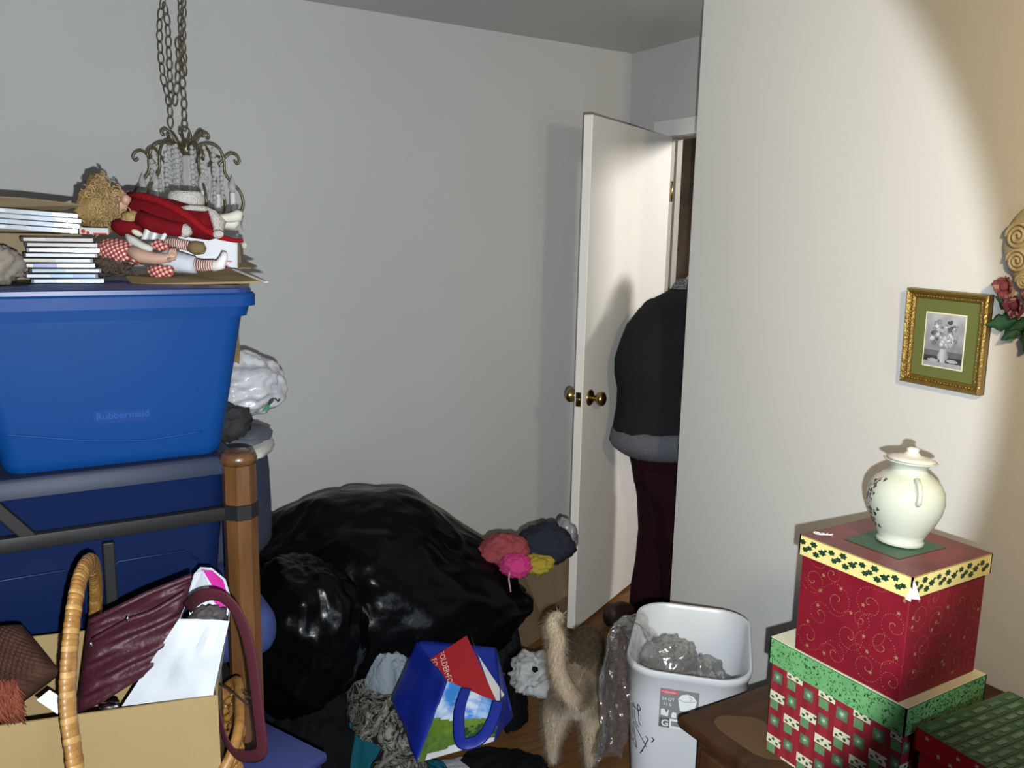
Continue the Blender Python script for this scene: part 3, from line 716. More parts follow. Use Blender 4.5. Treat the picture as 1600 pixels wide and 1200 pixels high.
# ------------------------------------------------------------------ bed with the two totes
BR = .925
PX, PY = .413, 1.806
POST_Z = 1.125
wood = mat('oak_post', (.105, .046, .015), .36, var=(9, .35, (4, 4, .5)), coat=.35, bump=(40, .05, (4, 4, .4)))
iron = mat('black_iron', (.011, .011, .011), .55, spec=.3)
bed = thing('bed_frame', 'bed frame with octagonal oak posts and black metal rails', 'bed', (-.3, PY, 0))
def post(x, y):
    r = .0345; prof = [(r, 0), (r, POST_Z-.030)]
    p = M(); vs = []
    for rr_, z in prof:
        for k in range(8): a = R_(22.5+45*k); vs.append(V((x+rr_*math.cos(a)*1.04, y+rr_*math.sin(a)*1.04, z)))
    p.add(vs, [(k, (k+1) % 8, 8+(k+1) % 8, 8+k) for k in range(8)]+[tuple(range(8)), tuple(range(8, 16))])
    po = p.build('post', wood, bed)
    M().lathe([(.030, POST_Z-.032), (.038, POST_Z-.026), (.039, POST_Z-.016), (.035, POST_Z-.006), (.026, POST_Z-.001), (.024, POST_Z-.003), (.020, POST_Z), (.002, POST_Z+.001)], 28, (x, y, 0)).build('post_cap', wood, po, smooth=True)
    M().lathe([(.0365, .976), (.039, .978), (.039, 1.008), (.0365, 1.010)], 8, (x, y, 0), rz(22.5)).build('clamp_band', iron, po)
post(PX, PY)
post(PX-1.42, PY)
ZR = .990
M().box(((2*PX-1.42)/2, PY-.004, ZR), (1.36, .022, .030), bevel=.004).build('rail', iron, bed, angle=40)
M().box(((2*PX-1.42)/2, PY-.004, .45), (1.36, .03, .06), bevel=.004).build('rail', iron, bed, angle=40)
for px_ in (172,): 
    x = atY(px_, 900, PY).x; M().box((x, PY-.004, .72), (.022, .016, .49), bevel=.003).build('spindle', iron, bed)
for k in range(4):
    x = atY(172, 900, PY).x-.24*(k+1); M().box((x, PY-.004, .72), (.022, .016, .49), bevel=.003).build('spindle', iron, bed)
a, b = atY(-75, 735, PY-.004), atY(48, 840, PY-.004)
d = (b-a).normalized(); rot = Matrix((d, V((0,1,0)), d.cross(V((0,1,0))))).transposed()
M().box((a+b)/2, ((b-a).length, .020, .024), rot, bevel=.003).build('brace', iron, bed)
a2, b2 = V((a.x-.16, a.y, a.z)), V((b.x-.36, b.y, b.z)); d = (b2-a2).normalized(); rot = Matrix((d, V((0,1,0)), d.cross(V((0,1,0))))).transposed()
M().box((a2+b2)/2, ((b2-a2).length, .020, .024), rot, bevel=.003).build('brace', iron, bed)
for x in (PX-.03, PX-1.39): M().box((x, 2.52, .525), (.03, 1.4, .09)).build('side_rail', iron, bed)
for x in (PX-.03, PX-1.39): M().box((x, 3.19, .24), (.05, .05, .48)).build('leg', iron, bed)
peri = mat('periwinkle_sheet', (.024, .042, .15), .8, bump=(60, .2))
tag(M().box((PX-.612, 2.56, .638), (1.44, 1.32, .133), bevel=.055, seg=5).build('mattress', peri, origin=(PX-.7, 2.56, .57), smooth=True), 'mattress in a periwinkle blue sheet behind the bed post', 'mattress')

# totes
def rrect(cx, cy, sx, sy, r, n=6):
    out = []
    for (ix, iy, a0) in ((1, -1, -90), (1, 1, 0), (-1, 1, 90), (-1, -1, 180)):
        for k in range(n+1):
            a = R_(a0+90*k/n); out.append((cx+ix*(sx/2-r)+r*math.cos(a), cy+iy*(sy/2-r)+r*math.sin(a)))
    return out
def loft(secs):
    m_ = M(); n = len(secs[0][1]); vs = []
    for z, pts in secs: vs += [V((x, y, z)) for x, y in pts]
    fs = [(i*n+k, i*n+(k+1) % n, (i+1)*n+(k+1) % n, (i+1)*n+k) for i in range(len(secs)-1) for k in range(n)]
    fs += [tuple(range(n)), tuple(range((len(secs)-1)*n, len(secs)*n))]
    return m_.add(vs, fs)
blue = mat('blue_tote_plastic', (.002, .038, .165), .5, spec=.15, var=(2.5, .06))
blue_d = mat('navy_tote_plastic', (.003, .011, .052), .45, spec=.25)
lid_g = mat('slate_blue_lid', (.010, .016, .040), .5, spec=.25)
Z0, Z1 = 1.117, 1.462
TY = 1.79; cx, sx0, sx1 = .182, .408, .520; cy = TY+.28
tote = thing('storage_tote', 'bright blue plastic storage tote stacked on top of the navy tote', 'storage tote', (cx, cy, Z0), 'blue storage totes')
S = lambda k, g=0, yo=0: rrect(cx, cy+yo, sx0+(sx1-sx0)*k+g, .495+(.56-.495)*k+g, .035)
bd = loft([(Z0, S(0, -.014)), (Z0+.006, S(0, -.004)), (Z0+.02, S(.04)), (Z0+.3*(Z1-Z0), S(.3)), (Z0+.6*(Z1-Z0), S(.6)), (Z1-.05, S(.86)), (Z1-.049, S(.86, .018)), (Z1-.028, S(.93, .020)), (Z1-.027, S(.93, .040)), (Z1-.004, S(1, .034)), (Z1, S(1, .028))]).build('body', blue, tote, smooth=True, angle=35)
M_ = loft([(Z1, S(1, .020)), (Z1+.008, S(1, .020)), (Z1+.010, S(1, .012))]).build('lid', mat('royal_lid', (.008, .03, .14), .4), tote, smooth=True, angle=35)
# raised logo plate and moulded wave on the front
fy = lambda z: cy - (.495+(.56-.495)*((z-Z0)/(Z1-Z0)))/2
def fpt(px_, py_, off): 
    p = atY(px_, py_, TY+.02); z = p.z; return V((p.x, fy(z)-off, z))
lg = M(); 
ol = [(145, 645), (150, 641), (190, 638), (233, 640), (236, 648), (235, 658), (190, 661), (150, 663), (145, 655)]
lg.slab([fpt(x, y, -.004) for x, y in ol], (0, -.0058, 0)); lgo = lg.build('logo_plate', mat('logo_blue', (.003, .036, .165), .5, spec=.2), tote)
z_l = fpt(150, 657, 0).z; x_l = fpt(150, 657, 0).x
pl = Pl((x_l, fy(z_l)-.0022, z_l), (1, 0, -.01), (0, -.095, 1), (0, -1, 0))
Decal().text(pl, 0, .001, 'Rubbermaid', .0200, off=.0004, mi=0, bold=.0004).build('embossed_lettering', mat('worn_blue_lettering', (.010, .062, .25), .5, spec=.2), lgo, fix=False)
wv = [fpt(x, 684+ (6*math.sin((x-60)/75) if x < 240 else 6*math.sin(180/75)-(x-240)*.17), .0012) for x in range(8, 322, 10)]
M().tube(wv, .0022, 6, flat=(1, 1)).build('moulded_wave', mat('wave_blue', (.003, .040, .185), .5, spec=.2), tote, smooth=True)
# lower tote
Z2, Z3 = .711, 1.1155
cx2, cy2 = .165, 2.09; SX = .62
t2_ = thing('storage_tote', 'navy plastic tote with slate lid behind the black metal rail', 'storage tote', (cx2, cy2, Z2), 'blue storage totes')
S2 = lambda k, g=0: rrect(cx2-.03, cy2, .46+(SX-.09-.46)*k+g, .46+.06*k+g, .04)
loft([(Z2, S2(0, -.01)), (Z2+.01, S2(0)), (Z2+.2, S2(.5)), (Z3-.045, S2(1)), (Z3-.03, S2(1, .012))]).build('body', blue_d, t2_, smooth=True, angle=35)
loft([(Z3-.042, S2(1, .034)), (Z3-.012, S2(1, .03)), (Z3-.004, S2(1, .02)), (Z3, S2(1, .0))]).build('lid', lid_g, t2_, smooth=True, angle=35)
rib = M()
yy2 = cy2-.24
for (x0, x1, zt, zb) in ((-.13, .10, .905, .77), (.14, .33, .905, .77)):
    pts = [V((x0, yy2+.006, zb)), V((x0, yy2-.006, zt-.03)), V((x0+.03, yy2-.008, zt)), V((x1-.03, yy2-.008, zt)), V((x1, yy2-.006, zt-.03)), V((x1, yy2+.006, zb))]
    rib.tube(pts, .003, 6)
rib.build('moulded_ribs', blue_d, t2_, smooth=True)

# things wedged behind the totes
def px_lump(name, label, cat, x, y, d, rx, ry, rz_, m_, seed, floor=None, **kw):
    c = at(x, y, d); o = lump(c, (rx, ry, rz_), kw.pop('rot', -31), seed, floor=floor, **kw).build(name, m_, origin=(c.x, c.y, floor if floor is not None else c.z-rz_), smooth=True)
    return tag(o, label, cat)
plas_w = mat('white_carrier_plastic', (.50, .50, .54), .30, spec=.5, bump=(25, .6))
wb = px_lump('carrier_bag', 'white plastic carrier bag stuffed full beside the blue tote', 'plastic bag', 372, 600, 2.42, .125, .13, .088, plas_w, 5, wr=.13, rg=.12, freq=1.4, nu=96, nv=54, cr=.14)
pc = at(425, 632, 2.31)
lf = Decal(); pl = Pl(pc, RIGHT, UP, -FWD)
lf.poly(pl, [(-.032, -.022), (-.012, -.012), (-.002, .012), (-.018, .000)], .0, 0); lf.poly(pl, [(-.016, -.004), (-.010, .014), (.004, .018), (-.002, .004)], .001, 1); lf.stroke(pl, [(.006, .016), (.014, .008), (.018, .014)], .004, .001, 1)
for p in lf.v:
    p += FWD*.012
lf.build('printed_logo', [mat('logo_green', (.02, .22, .08), .5), mat('logo_black', (.01, .01, .012), .5)], wb, fix=False)
navy = mat('navy_fabric', (.022, .030, .065), .9, bump=(140, .3)); pale = mat('pale_stripe', (.45, .45, .42), .9, bump=(140, .3)); slate = mat('slate_fabric', (.10, .11, .14), .9, bump=(140, .3))
px_lump('folded_quilt', 'folded navy quilt stacked behind the oak bed post', 'quilt', 362, 790, 2.34, .095, .12, .185, navy, 6, floor=.712, sq=.6, wr=.06, rg=.04)
px_lump('cushion', 'slate cushion with a pale stripe between carrier bag and quilt', 'cushion', 372, 690, 2.33, .082, .12, .036, slate, 7, sq=.7, wr=.08, rg=.05)
px_lump('pale_blanket', 'edge of a pale blanket between cushion and navy quilt', 'blanket', 378, 700, 2.30, .078, .12, .024, pale, 8, sq=.8, wr=.08, rg=.05)
bwm = mat('black_white_print', (.02, .02, .022), .9)
px_lump('scarf', 'black scarf with white print tucked beside the bright blue tote', 'scarf', 358, 660, 2.16, .045, .06, .045, bwm, 9, wr=.25, rg=.3, nu=30, nv=18)
gb = M(); c = at(352, 545, 2.35)
gb.box(c-V((0,0,.0)), (.07, .04, .105), rz(-20), bevel=.002, taper=1.12); tag(gb.build('gift_tin', mat('gold_glitter', (.42, .30, .12), .35, metal=.6, bump=(400, .8)), origin=c-V((0,0,.05))), 'narrow gold glitter gift tin behind the right edge of the bright tote', 'gift tin')
# ------------------------------------------------------------------ on top of the bright tote
ZL = Z1+.0105
RH = V((math.cos(YAW), -math.sin(YAW), 0)); FH_ = V((math.sin(YAW), math.cos(YAW), 0)); UZ = V((0,0,1))
case_m = mat('jewel_case', (.03, .032, .035), .12, spec=.7); case_c = mat('clear_jewel_case', (.50, .53, .58), .08, spec=.8, alpha=.85)
def cd_case(label, c, rot, sx, spine_cols, group, m_=case_m, tiltm=None):
    t = thing('cd_case', label, 'cd case', c, group)
    rm = rz(rot); rm = tiltm @ rm if tiltm else rm
    M().box(c+rm @ V((0, 0, .005)), (sx, .125, .0098), rm, bevel=.0012, seg=1).build('case', m_, t)
    s = M()
    n = len(spine_cols)
    for k, cm in enumerate(spine_cols):
        s.box(c+rm @ V((-sx/2+.006+(sx-.012)*(k+.5)/n, -.0627, .005)), ((sx-.012)/n, .0008, .0062), rm, mi=k)
    s.build('spine_label', spine_cols, t)
    return t
wp_ = mat('spine_white', (.36, .37, .40), .4); cr_ = mat('spine_cream', (.30, .27, .22), .4); pk_ = mat('spine_rose', (.24, .17, .155), .4); pu_ = mat('spine_violet', (.06, .05, .26), .4); lb_ = mat('spine_pale_blue', (.22, .29, .38), .4); bl_ = mat('spine_blue', (.02, .13, .46), .35); mb_ = mat('spine_mid_blue', (.10, .26, .56), .35)
rows = [(43, 157, [lb_, wp_, lb_], 'white spined cd case at the very bottom of the front stack'), (36, 151, [wp_, mb_, bl_], 'bright blue spined cd case second from the bottom of the stack'), (44, 156, [lb_, wp_], 'pale blue spined cd case just above the bright blue one'),
        (26, 145, [cr_, pu_, pu_, wp_, wp_, wp_], 'violet and white spined cd case jutting out to the left'), (27, 145, [cr_, wp_], 'white cd case directly on top of the violet spined one'), (37, 152, [wp_], 'plain white spined cd case fourth from the top of the stack'),
        (40, 153, [wp_, wp_, lb_], 'white spined cd case third from the top of the stack'), (40, 153, [cr_], 'cream spined cd case second from the top of the stack'), (35, 147, [cr_, pk_, pk_], 'rose tinted spined cd case topmost of the front stack')]
RC = rz(-6) @ V((1,0,0)); FC_ = rz(-6) @ V((0,1,0))
b0 = atZ(100, 443, ZL); d0 = (b0-EYE).dot(FWD); pitch_ = .0105
for i, (xa, xb, sp_, lab_) in enumerate(rows):
    sx = (xb-xa)*d0/FPX*.90; off = ((xa+xb)/2-98)*d0/FPX*.95+.004
    cd_case(lab_, b0 + RC*off + FC_*.0627 + UZ*(i*pitch_+.0002), -6+(-1.5 if i % 3 else 1.5), sx, sp_, 'stack of cd cases on the blue tote')
# carton under the second stack, then the second stack
cb = mat('kraft_cardboard', (.20, .145, .082), .85, bump=(70, .12, (1, 1, 12)), var=(5, .08)); cb_l = mat('light_cardboard', (.27, .19, .088), .85, spec=.2, bump=(70, .12, (12, 1, 1)), var=(5, .06))
c2 = atY(48, 365, 2.185); 
ct = M().box(V((c2.x, c2.y, (ZL+1.573)/2)), (.20, .125, 1.573-ZL-.001), rz(-3), bevel=.002); tag(ct.build('carton', cb, origin=(c2.x, c2.y, ZL)), 'plain brown carton hidden under the clear cd cases', 'carton')
zz = 1.578
tl = Matrix.Rotation(R_(3.2), 3, V((0,1,0)))
for i in range(4):
    cd_case(('clear cd case lowest of the tilted stack behind', 'clear cd case second up in the tilted back stack', 'clear cd case third up in the tilted back stack', 'clear cd case topmost of the tilted back stack')[i], V((c2.x, c2.y, zz+i*.0112)) + RC*(.004*i-.010*(i == 3)), -4, .188, [[wp_, lb_, case_c][i % 3], case_c, lb_, case_c], 'tilted cd cases behind the front stack', case_c, tl)
# crumpled grey plastic left of the stack
px_lump('plastic_wrap', 'crumpled brownish plastic wrap left of the front cd stack', 'plastic wrap', 4, 415, 1.66, .028, .05, .034, mat('brownish_plastic', (.24, .21, .17), .25, alpha=.9), 41, floor=ZL, wr=.3, rg=.3, nu=36, nv=20)
# open carton behind with flaps
bx = thing('open_carton', 'open brown cardboard carton with raised flap behind the cd cases', 'carton', (.06, 2.30, ZL))
P0 = at(-60, 300, 2.12); P1 = at(132, 316, 2.12)
M().box(V((-.03, 2.300, ZL+.075)), (.30, .085, .15), bevel=.002).build('body', cb, bx)
def flapq(name, pts, m_=cb): 
    n = (V(pts[1])-V(pts[0])).cross(V(pts[2])-V(pts[0])).normalized(); M().slab(pts, n*.004).build(name, m_, bx)
flapq('flap', [V((-.18, 2.258, ZL+.150)), V((.12, 2.258, ZL+.150)), atY(128, 319, 2.22), atY(40, 309, 2.22), atY(-40, 304, 2.22)])
flapq('flap', [V((-.18, 2.342, ZL+.150)), V((.12, 2.342, ZL+.150)), V((.11, 2.38, ZL+.165)), V((-.17, 2.38, ZL+.165))])
# small red and white card beside the cases
pc = atY(147, 361, 2.08); cdm = M().box(pc, (.062, .006, .014), rz(-31), bevel=.001); cdo = tag(cdm.build('gift_tag', white_p, origin=pc-V((0,0,.007))), 'small white and red gift tag beside the clear cd cases', 'gift tag')
dd = Decal(); pl = Pl(pc-FH_*.0034, RH, UZ, -FH_); dd.disc(pl, -.022, -.001, .005, 8); dd.disc(pl, -.012, -.004, .004, 8); dd.poly(pl, [(.0, -.007), (.03, -.007), (.03, -.004), (0, -.004)]); dd.build('red_print', mat('tag_red', (.45, .03, .03), .5), cdo, fix=False)
# white printed box behind the dolls
wbx = at(328, 397, 2.03); wbx.z = (ZL+at(328, 369, 2.03).z)/2; hgt = 2*(wbx.z-ZL)
wt = thing('white_box', 'white printed box with open cardboard flaps beneath the two dolls', 'box', (wbx.x, wbx.y, ZL))
M().box(wbx+rz(-13) @ V((0, .05, -.001)), (.138, .10, hgt-.002), rz(-13), bevel=.0015, seg=1).build('body', [mat('glossy_white_card', (.52, .52, .56), .5)], wt)
dd = Decal(); pl = Pl(wbx, rz(-13) @ V((1,0,0)), UZ, rz(-13) @ V((0,-1,0)))
dd.poly(pl, [(-.02, -.004), (.05, -.008), (.05, -.011), (-.02, -.007)]); dd.poly(pl, [(-.01, -.014), (.04, -.018), (.04, -.022), (-.01, -.020)])
dd.build('red_print', mat('box_red', (.45, .03, .06), .5), wt, fix=False)
M().slab([at(374, 420, 2.02), at(373, 404, 2.10), at(402, 417, 2.09), at(392, 420, 2.02)], (0,0,.003)).build('flap', cb, wt)
M().slab([at(371, 372, 2.03), at(371, 420, 2.03), at(379, 420, 2.12), at(378, 388, 2.12)], RH*.003).build('flap', cb, wt)
# kraft envelope lying on the front edge
env = M().slab([at(196, 434, 1.86), at(260, 428, 1.98), at(352, 419, 2.0), at(388, 428, 1.93), at(416, 441, 1.86), at(378, 443, 1.83), at(207, 446, 1.80)], (0,0,.004))
tag(env.build('kraft_envelope', cb_l, origin=at(300, 446, 1.85)), 'flattened kraft cardboard piece lying on the right front of the tote', 'cardboard piece')
M().tube([at(366, 421, 1.925), at(390, 431, 1.88), at(416, 441, 1.85)], .004, 6, flat=(1.6, .4)).build('white_edge', white_p, bpy.data.objects['kraft_envelope'])

# ---- the doll in red
DS = 2.0
sd = thing('red_dress_doll', 'blonde curly haired doll in a red fur trimmed dress lying down', 'doll', at(250, 385, DS))
skin_d = mat('doll_skin', (.48, .27, .19), .45); red_v = mat('red_velvet', (.15, .004, .008), .9, spec=.15, bump=(160, .35)); fur_w = mat('white_fur', (.66, .61, .56), .95, spec=.1, bump=(260, .9)); blond = mat('blonde_curls', (.33, .21, .085), .6, bump=(150, .4), var=(30, .3))
dr = M(); secs = [(206, 322, 15, 12), (214, 326, 24, 20), (240, 333, 27, 24), (270, 338, 24, 26), (300, 346, 25, 30), (325, 350, 24, 36), (337, 349, 22, 36)]
def axis_loft(secs, d, n=20, wob=0, seed=0):
    m_ = M(); vs = []; N = len(secs)
    cs = [at(x, y, d) for x, y, *_ in secs]
    for i, (x, y, ru, rv) in enumerate(secs):
        t = (cs[min(i+1, N-1)]-cs[max(i-1, 0)]).normalized(); a = FWD.cross(t).normalized(); b = t.cross(a)
        for k in range(n):
            q = 2*math.pi*k/n; w_ = 1+wob*noise.noise(V((i*.9, math.cos(q)*2, math.sin(q)*2+seed)))
            vs.append(cs[i]+(a*math.cos(q)*ru*w_+b*math.sin(q)*rv*w_)*d/FPX)
    fs = [(i*n+k, i*n+(k+1) % n, (i+1)*n+(k+1) % n, (i+1)*n+k) for i in range(N-1) for k in range(n)] + [tuple(range(n)), tuple(range((N-1)*n, N*n))]
    return m_.add(vs, fs)
axis_loft(secs, DS, 24, .12).build('dress', red_v, sd, smooth=True)
axis_loft([(282, 327, 4, 5), (300, 326, 6, 8), (320, 328, 6, 8), (334, 335, 7, 10), (342, 346, 8, 24), (341, 360, 7, 10), (334, 370, 6, 8)], DS-.03, 12, .3, 3).build('fur_hem', fur_w, sd, smooth=True)
axis_loft([(338, 343, 7, 8), (352, 341, 7, 8), (362, 340, 8, 9), (372, 337, 9, 9), (375, 330, 5, 5)], DS, 12).build('leg', mat('cream_stocking', (.62, .58, .50), .7), sd, smooth=True)
axis_loft([(338, 350, 7, 8), (352, 350, 7, 8), (366, 350, 8, 9), (371, 345, 5, 5)], DS+.05, 12).build('leg', mat('cream_stocking', (.62, .58, .50), .7), sd, smooth=True)
axis_loft([(218, 340, 12, 14), (240, 350, 13, 14), (262, 356, 12, 12), (288, 360, 10, 11)], DS-.06, 14, .15).build('sleeve', red_v, sd, smooth=True)
axis_loft([(286, 354, 8, 8), (290, 361, 10, 10), (294, 368, 7, 8)], DS-.06, 12, .25).build('fur_cuff', fur_w, sd, smooth=True)
axis_loft([(178, 352, 8, 10), (190, 355, 14, 15), (206, 356, 15, 16), (222, 355, 9, 10)], DS-.05, 14, .2).build('sleeve', red_v, sd, smooth=True)
# head with a small face
hc = at(186, 318, DS); fu = V((.15, -.35, 1)).normalized()
head = M().ell(hc, (.030, .028, .030), None, 20, 14); 
ho = head.build('head', skin_d, sd, smooth=True)
def dface(name, px_, py_, dep, r, m_): M().ell(at(px_, py_, dep), r, None, 10, 8).build(name, m_, ho, smooth=True)
dface('nose', 190, 301, DS-.012, (.006, .005, .007), skin_d); dface('cheek', 197, 312, DS-.018, (.012, .010, .012), skin_d); dface('lips', 203, 307, DS-.012, (.004, .004, .003), mat('doll_lips', (.5, .06, .07), .4)); dface('chin', 204, 318, DS-.012, (.008, .008, .007), skin_d)
dface('eye', 184, 308, DS-.024, (.004, .003, .003), mat('doll_eye', (.02, .015, .012), .2))
hair = M(); rr = random.Random(5)
hair.ell(at(160, 328, DS+.01), (.060, .055, .055), None, 28, 18, lambda p: p*(1+.25*fr(p*2.2+V((3,1,2)))))
hair.ell(at(152, 290, DS+.03), (.026, .03, .030), None, 18, 12, lambda p: p*(1+.3*fr(p*2+V((8,1,2)))))
hair.ell(at(205, 343, DS-.05), (.022, .02, .018), None, 16, 10, lambda p: p*(1+.3*fr(p*2+V((1,9,2)))))
hao = hair.build('hair', blond, sd, smooth=True)
cur = M()
for k in range(130):
    x, y = rr.gauss(163, 22), rr.gauss(325, 20)
    if (x-160)**2/42**2+(y-327)**2/42**2 > 1: x, y = rr.uniform(140, 165), rr.uniform(275, 305)
    if x > 188 and y < 336: continue
    c = at(x, y, DS-.045+rr.uniform(-.008, .02)-.00*abs(x-160)); r0 = rr.uniform(.005, .011); ax = rr.uniform(0, 6.28)
    pts = [c + RH*(r0*math.cos(t*.55)*math.cos(ax)+t*.0011*math.sin(ax)) + UZ*(r0*math.sin(t*.55)+t*.0011*math.cos(ax)) + FH_*(r0*.5*math.sin(t*.55+1)) for t in range(16)]
    cur.tube(pts, .0019, 4)
cur.build('curls', blond, hao, smooth=True)
# long red stocking cap with pompom
cap = [at(*p) for p in ((203, 304, DS-.01), (225, 307, DS-.03), (250, 314, DS-.045), (275, 326, DS-.055), (300, 342, DS-.06), (322, 360, DS-.06), (345, 371, DS-.055), (368, 376, DS-.05), (380, 376, DS-.045))]
M().tube(cap, [.010, .013, .013, .012, .012, .011, .009, .007, .006], 10, flat=(1, .7)).build('stocking_cap', mat('red_knit', (.26, .005, .008), .85, spec=.2, bump=(220, .5)), sd, smooth=True)
M().ell(at(382, 384, DS-.05), (.006, .006, .008), None, 12, 8).build('pompom', fur_w, sd, smooth=True)
M().ell(at(341, 366, DS-.07), (.012, .012, .010), None, 12, 8, lambda p: p*(1+.2*fr(p*3))).build('pompom', fur_w, sd, smooth=True)
# white muff standing on the doll
mc = at(291, 312, 2.06); R1, R2 = .031, .0115
def muff(u, v):
    a, b = u*6.2832, v*6.2832; k = 1+.10*noise.noise(V((math.cos(a)*4, math.sin(a)*4, math.cos(b)*3)))
    return mc + V(((R1+R2*math.cos(b)*k)*math.cos(a), (R1+R2*math.cos(b)*k)*math.sin(a), R2*1.75*math.sin(b)*k))
mm = M().grid(muff, 40, 18, wrap=True); tag(mm.build('fur_muff', fur_w, origin=mc-V((0,0,.02)), smooth=True), 'small white fluffy fur ring resting on the red doll', 'fur muff')

# ---- the rag doll in gingham
def gingham(name, scale):
    m_ = mat(name, (.5, .1, .1), .85); nt = m_.node_tree; N = nt.nodes.new; L = nt.links.new
    tc = N('ShaderNodeTexCoord'); mp = N('ShaderNodeMapping'); mp.inputs['Rotation'].default_value = (.4, .3, R_(31)); L(tc.outputs['Object'], mp.inputs[0])
    outs = []
    for ax in ('X', 'Z'):
        wv_ = N('ShaderNodeTexWave'); wv_.wave_type = 'BANDS'; wv_.bands_direction = ax; wv_.inputs['Scale'].default_value = scale; L(mp.outputs[0], wv_.inputs['Vector']); 
        g = N('ShaderNodeMath'); g.operation = 'GREATER_THAN'; g.inputs[1].default_value = .5; L(wv_.outputs['Fac'], g.inputs[0]); outs.append(g)
    ad = N('ShaderNodeMath'); ad.operation = 'ADD'; L(outs[0].outputs[0], ad.inputs[0]); L(outs[1].outputs[0], ad.inputs[1])
    hv = N('ShaderNodeMath'); hv.operation = 'MULTIPLY'; hv.inputs[1].default_value = .5; L(ad.outputs[0], hv.inputs[0])
    r = N('ShaderNodeValToRGB'); r.color_ramp.elements[0].color = (.22, .012, .02, 1); r.color_ramp.elements[1].color = (.66, .52, .42, 1)
    e = r.color_ramp.elements.new(.5); e.color = (.40, .09, .08, 1); L(hv.outputs[0], r.inputs[0]); L(r.outputs[0], nt.nodes['Principled BSDF'].inputs['Base Color']); return m_
def striped(name, scale, c1, c2, rot):
    m_ = mat(name, c1, .85); nt = m_.node_tree; N = nt.nodes.new; L = nt.links.new
    tc = N('ShaderNodeTexCoord'); mp = N('ShaderNodeMapping'); mp.inputs['Rotation'].default_value = rot; L(tc.outputs['Object'], mp.inputs[0])
    wv_ = N('ShaderNodeTexWave'); wv_.bands_direction = 'X'; wv_.inputs['Scale'].default_value = scale; L(mp.outputs[0], wv_.inputs['Vector'])
    r = N('ShaderNodeValToRGB'); r.color_ramp.interpolation = 'CONSTANT'; r.color_ramp.elements[0].color = (*c1, 1); r.color_ramp.elements[1].position = .5; r.color_ramp.elements[1].color = (*c2, 1)
    L(wv_.outputs['Fac'], r.inputs[0]); L(r.outputs[0], nt.nodes['Principled BSDF'].inputs['Base Color']); return m_
DG = 1.90
gd = thing('rag_doll', 'doll in red gingham dress with striped stockings lying on the tote', 'doll', at(235, 430, DG))
gm = gingham('red_gingham', 36); stm = striped('striped_stocking', 62, (.16, .03, .035), (.62, .50, .42), (0, 0, R_(31)))
blm = mat('white_bloomers', (.46, .48, .53), .85, bump=(60, .3)); tan = mat('doll_arm', (.44, .27, .20), .5); yarn = mat('dark_yarn_hair', (.075, .05, .035), .9, bump=(120, .8))
axis_loft([(154, 392, 8, 10), (164, 389, 16, 18), (182, 392, 20, 22), (205, 398, 18, 22), (222, 403, 11, 16)], DG, 20, .2).build('dress', gm, gd, smooth=True)
axis_loft([(205, 392, 10, 12), (222, 401, 11, 12), (245, 404, 9, 10), (262, 403, 7.5, 8), (268, 400, 6, 7)], DG-.03, 14).build('arm', tan, gd, smooth=True)
hd = axis_loft([(262, 404, 7, 5), (269, 400, 8.5, 5), (274, 394, 5, 3)], DG-.03, 10); 
for q in range(4): hd.tube([at(264+q*2.5, 398, DG-.034), at(266+q*2.6, 392, DG-.034), at(268+q*2.2, 388, DG-.032)], [.0032, .003, .002], 6)
hd.tube([at(262, 404, DG-.04), at(270, 405, DG-.04), at(275, 402, DG-.04)], [.0032, .003, .002], 6); hd.build('hand', tan, gd, smooth=True)
axis_loft([(246, 404, 8, 14), (262, 406, 17, 18), (282, 410, 16, 18), (298, 414, 14, 15), (306, 414, 13, 13)], DG, 18, .2).build('bloomers', blm, gd, smooth=True)
axis_loft([(300, 413, 10, 10), (318, 415, 9, 9), (336, 414, 8, 8)], DG, 14).build('stocking', stm, gd, smooth=True)
axis_loft([(332, 417, 8, 8), (345, 413, 9, 7), (350, 402, 6, 6), (351, 394, 4, 4)], DG, 12).build('boot', mat('white_boot', (.66, .64, .62), .6), gd, smooth=True)
axis_loft([(254, 378, 8, 8), (275, 380, 8, 8), (298, 385, 8, 8)], DG+.06, 12).build('stocking', stm, gd, smooth=True)
axis_loft([(296, 385, 8, 8), (306, 388, 11, 10), (318, 388, 9, 8), (321, 388, 4, 4)], DG+.055, 12).build('shoe', mat('olive_felt', (.17, .115, .045), .9), gd, smooth=True)
axis_loft([(198, 368, 4, 5), (208, 376, 7, 9), (222, 384, 6, 8), (238, 391, 5, 6)], DG-.02, 10, .3).build('collar', mat('pale_collar', (.50, .49, .44), .9), gd, smooth=True)
axis_loft([(232, 388, 5, 6), (246, 382, 9, 8), (264, 390, 7, 7)], DG+.02, 12, .25).build('ruffle', gm, gd, smooth=True)
axis_loft([(234, 424, 8, 9), (250, 424, 11, 11), (268, 423, 8, 9), (271, 423, 4, 4)], DG-.03, 12, .3).build('ruffle', gm, gd, smooth=True)
hr = M().ell(at(176, 413, DG+.005), (.040, .03, .022), rz(-31), 22, 14, lambda p: p*(1+.35*fr(p*2.5)))
for k in range(40):
    a = at(rr.uniform(155, 205), rr.uniform(402, 424), DG-.026); hr.tube([a, a+RH*rr.uniform(-.02, .02)-UZ*.006, a+RH*rr.uniform(-.03, .03)-UZ*.014+FH_*.008], .0016, 4)
hr.build('hair', yarn, gd, smooth=True)
M().ell(at(214, 364, DG+.03), (.013, .010, .007), Matrix.Rotation(.5, 3, 'Y'), 12, 8).build('cream_bead', mat('cream_felt', (.62, .58, .42), .7), gd, smooth=True)
def kerch(u, v): 
    p = at(226+40*u-8*v, 352+8*u+22*v*(1-.3*u), DG+.05-.02*math.sin(u*9)); return p
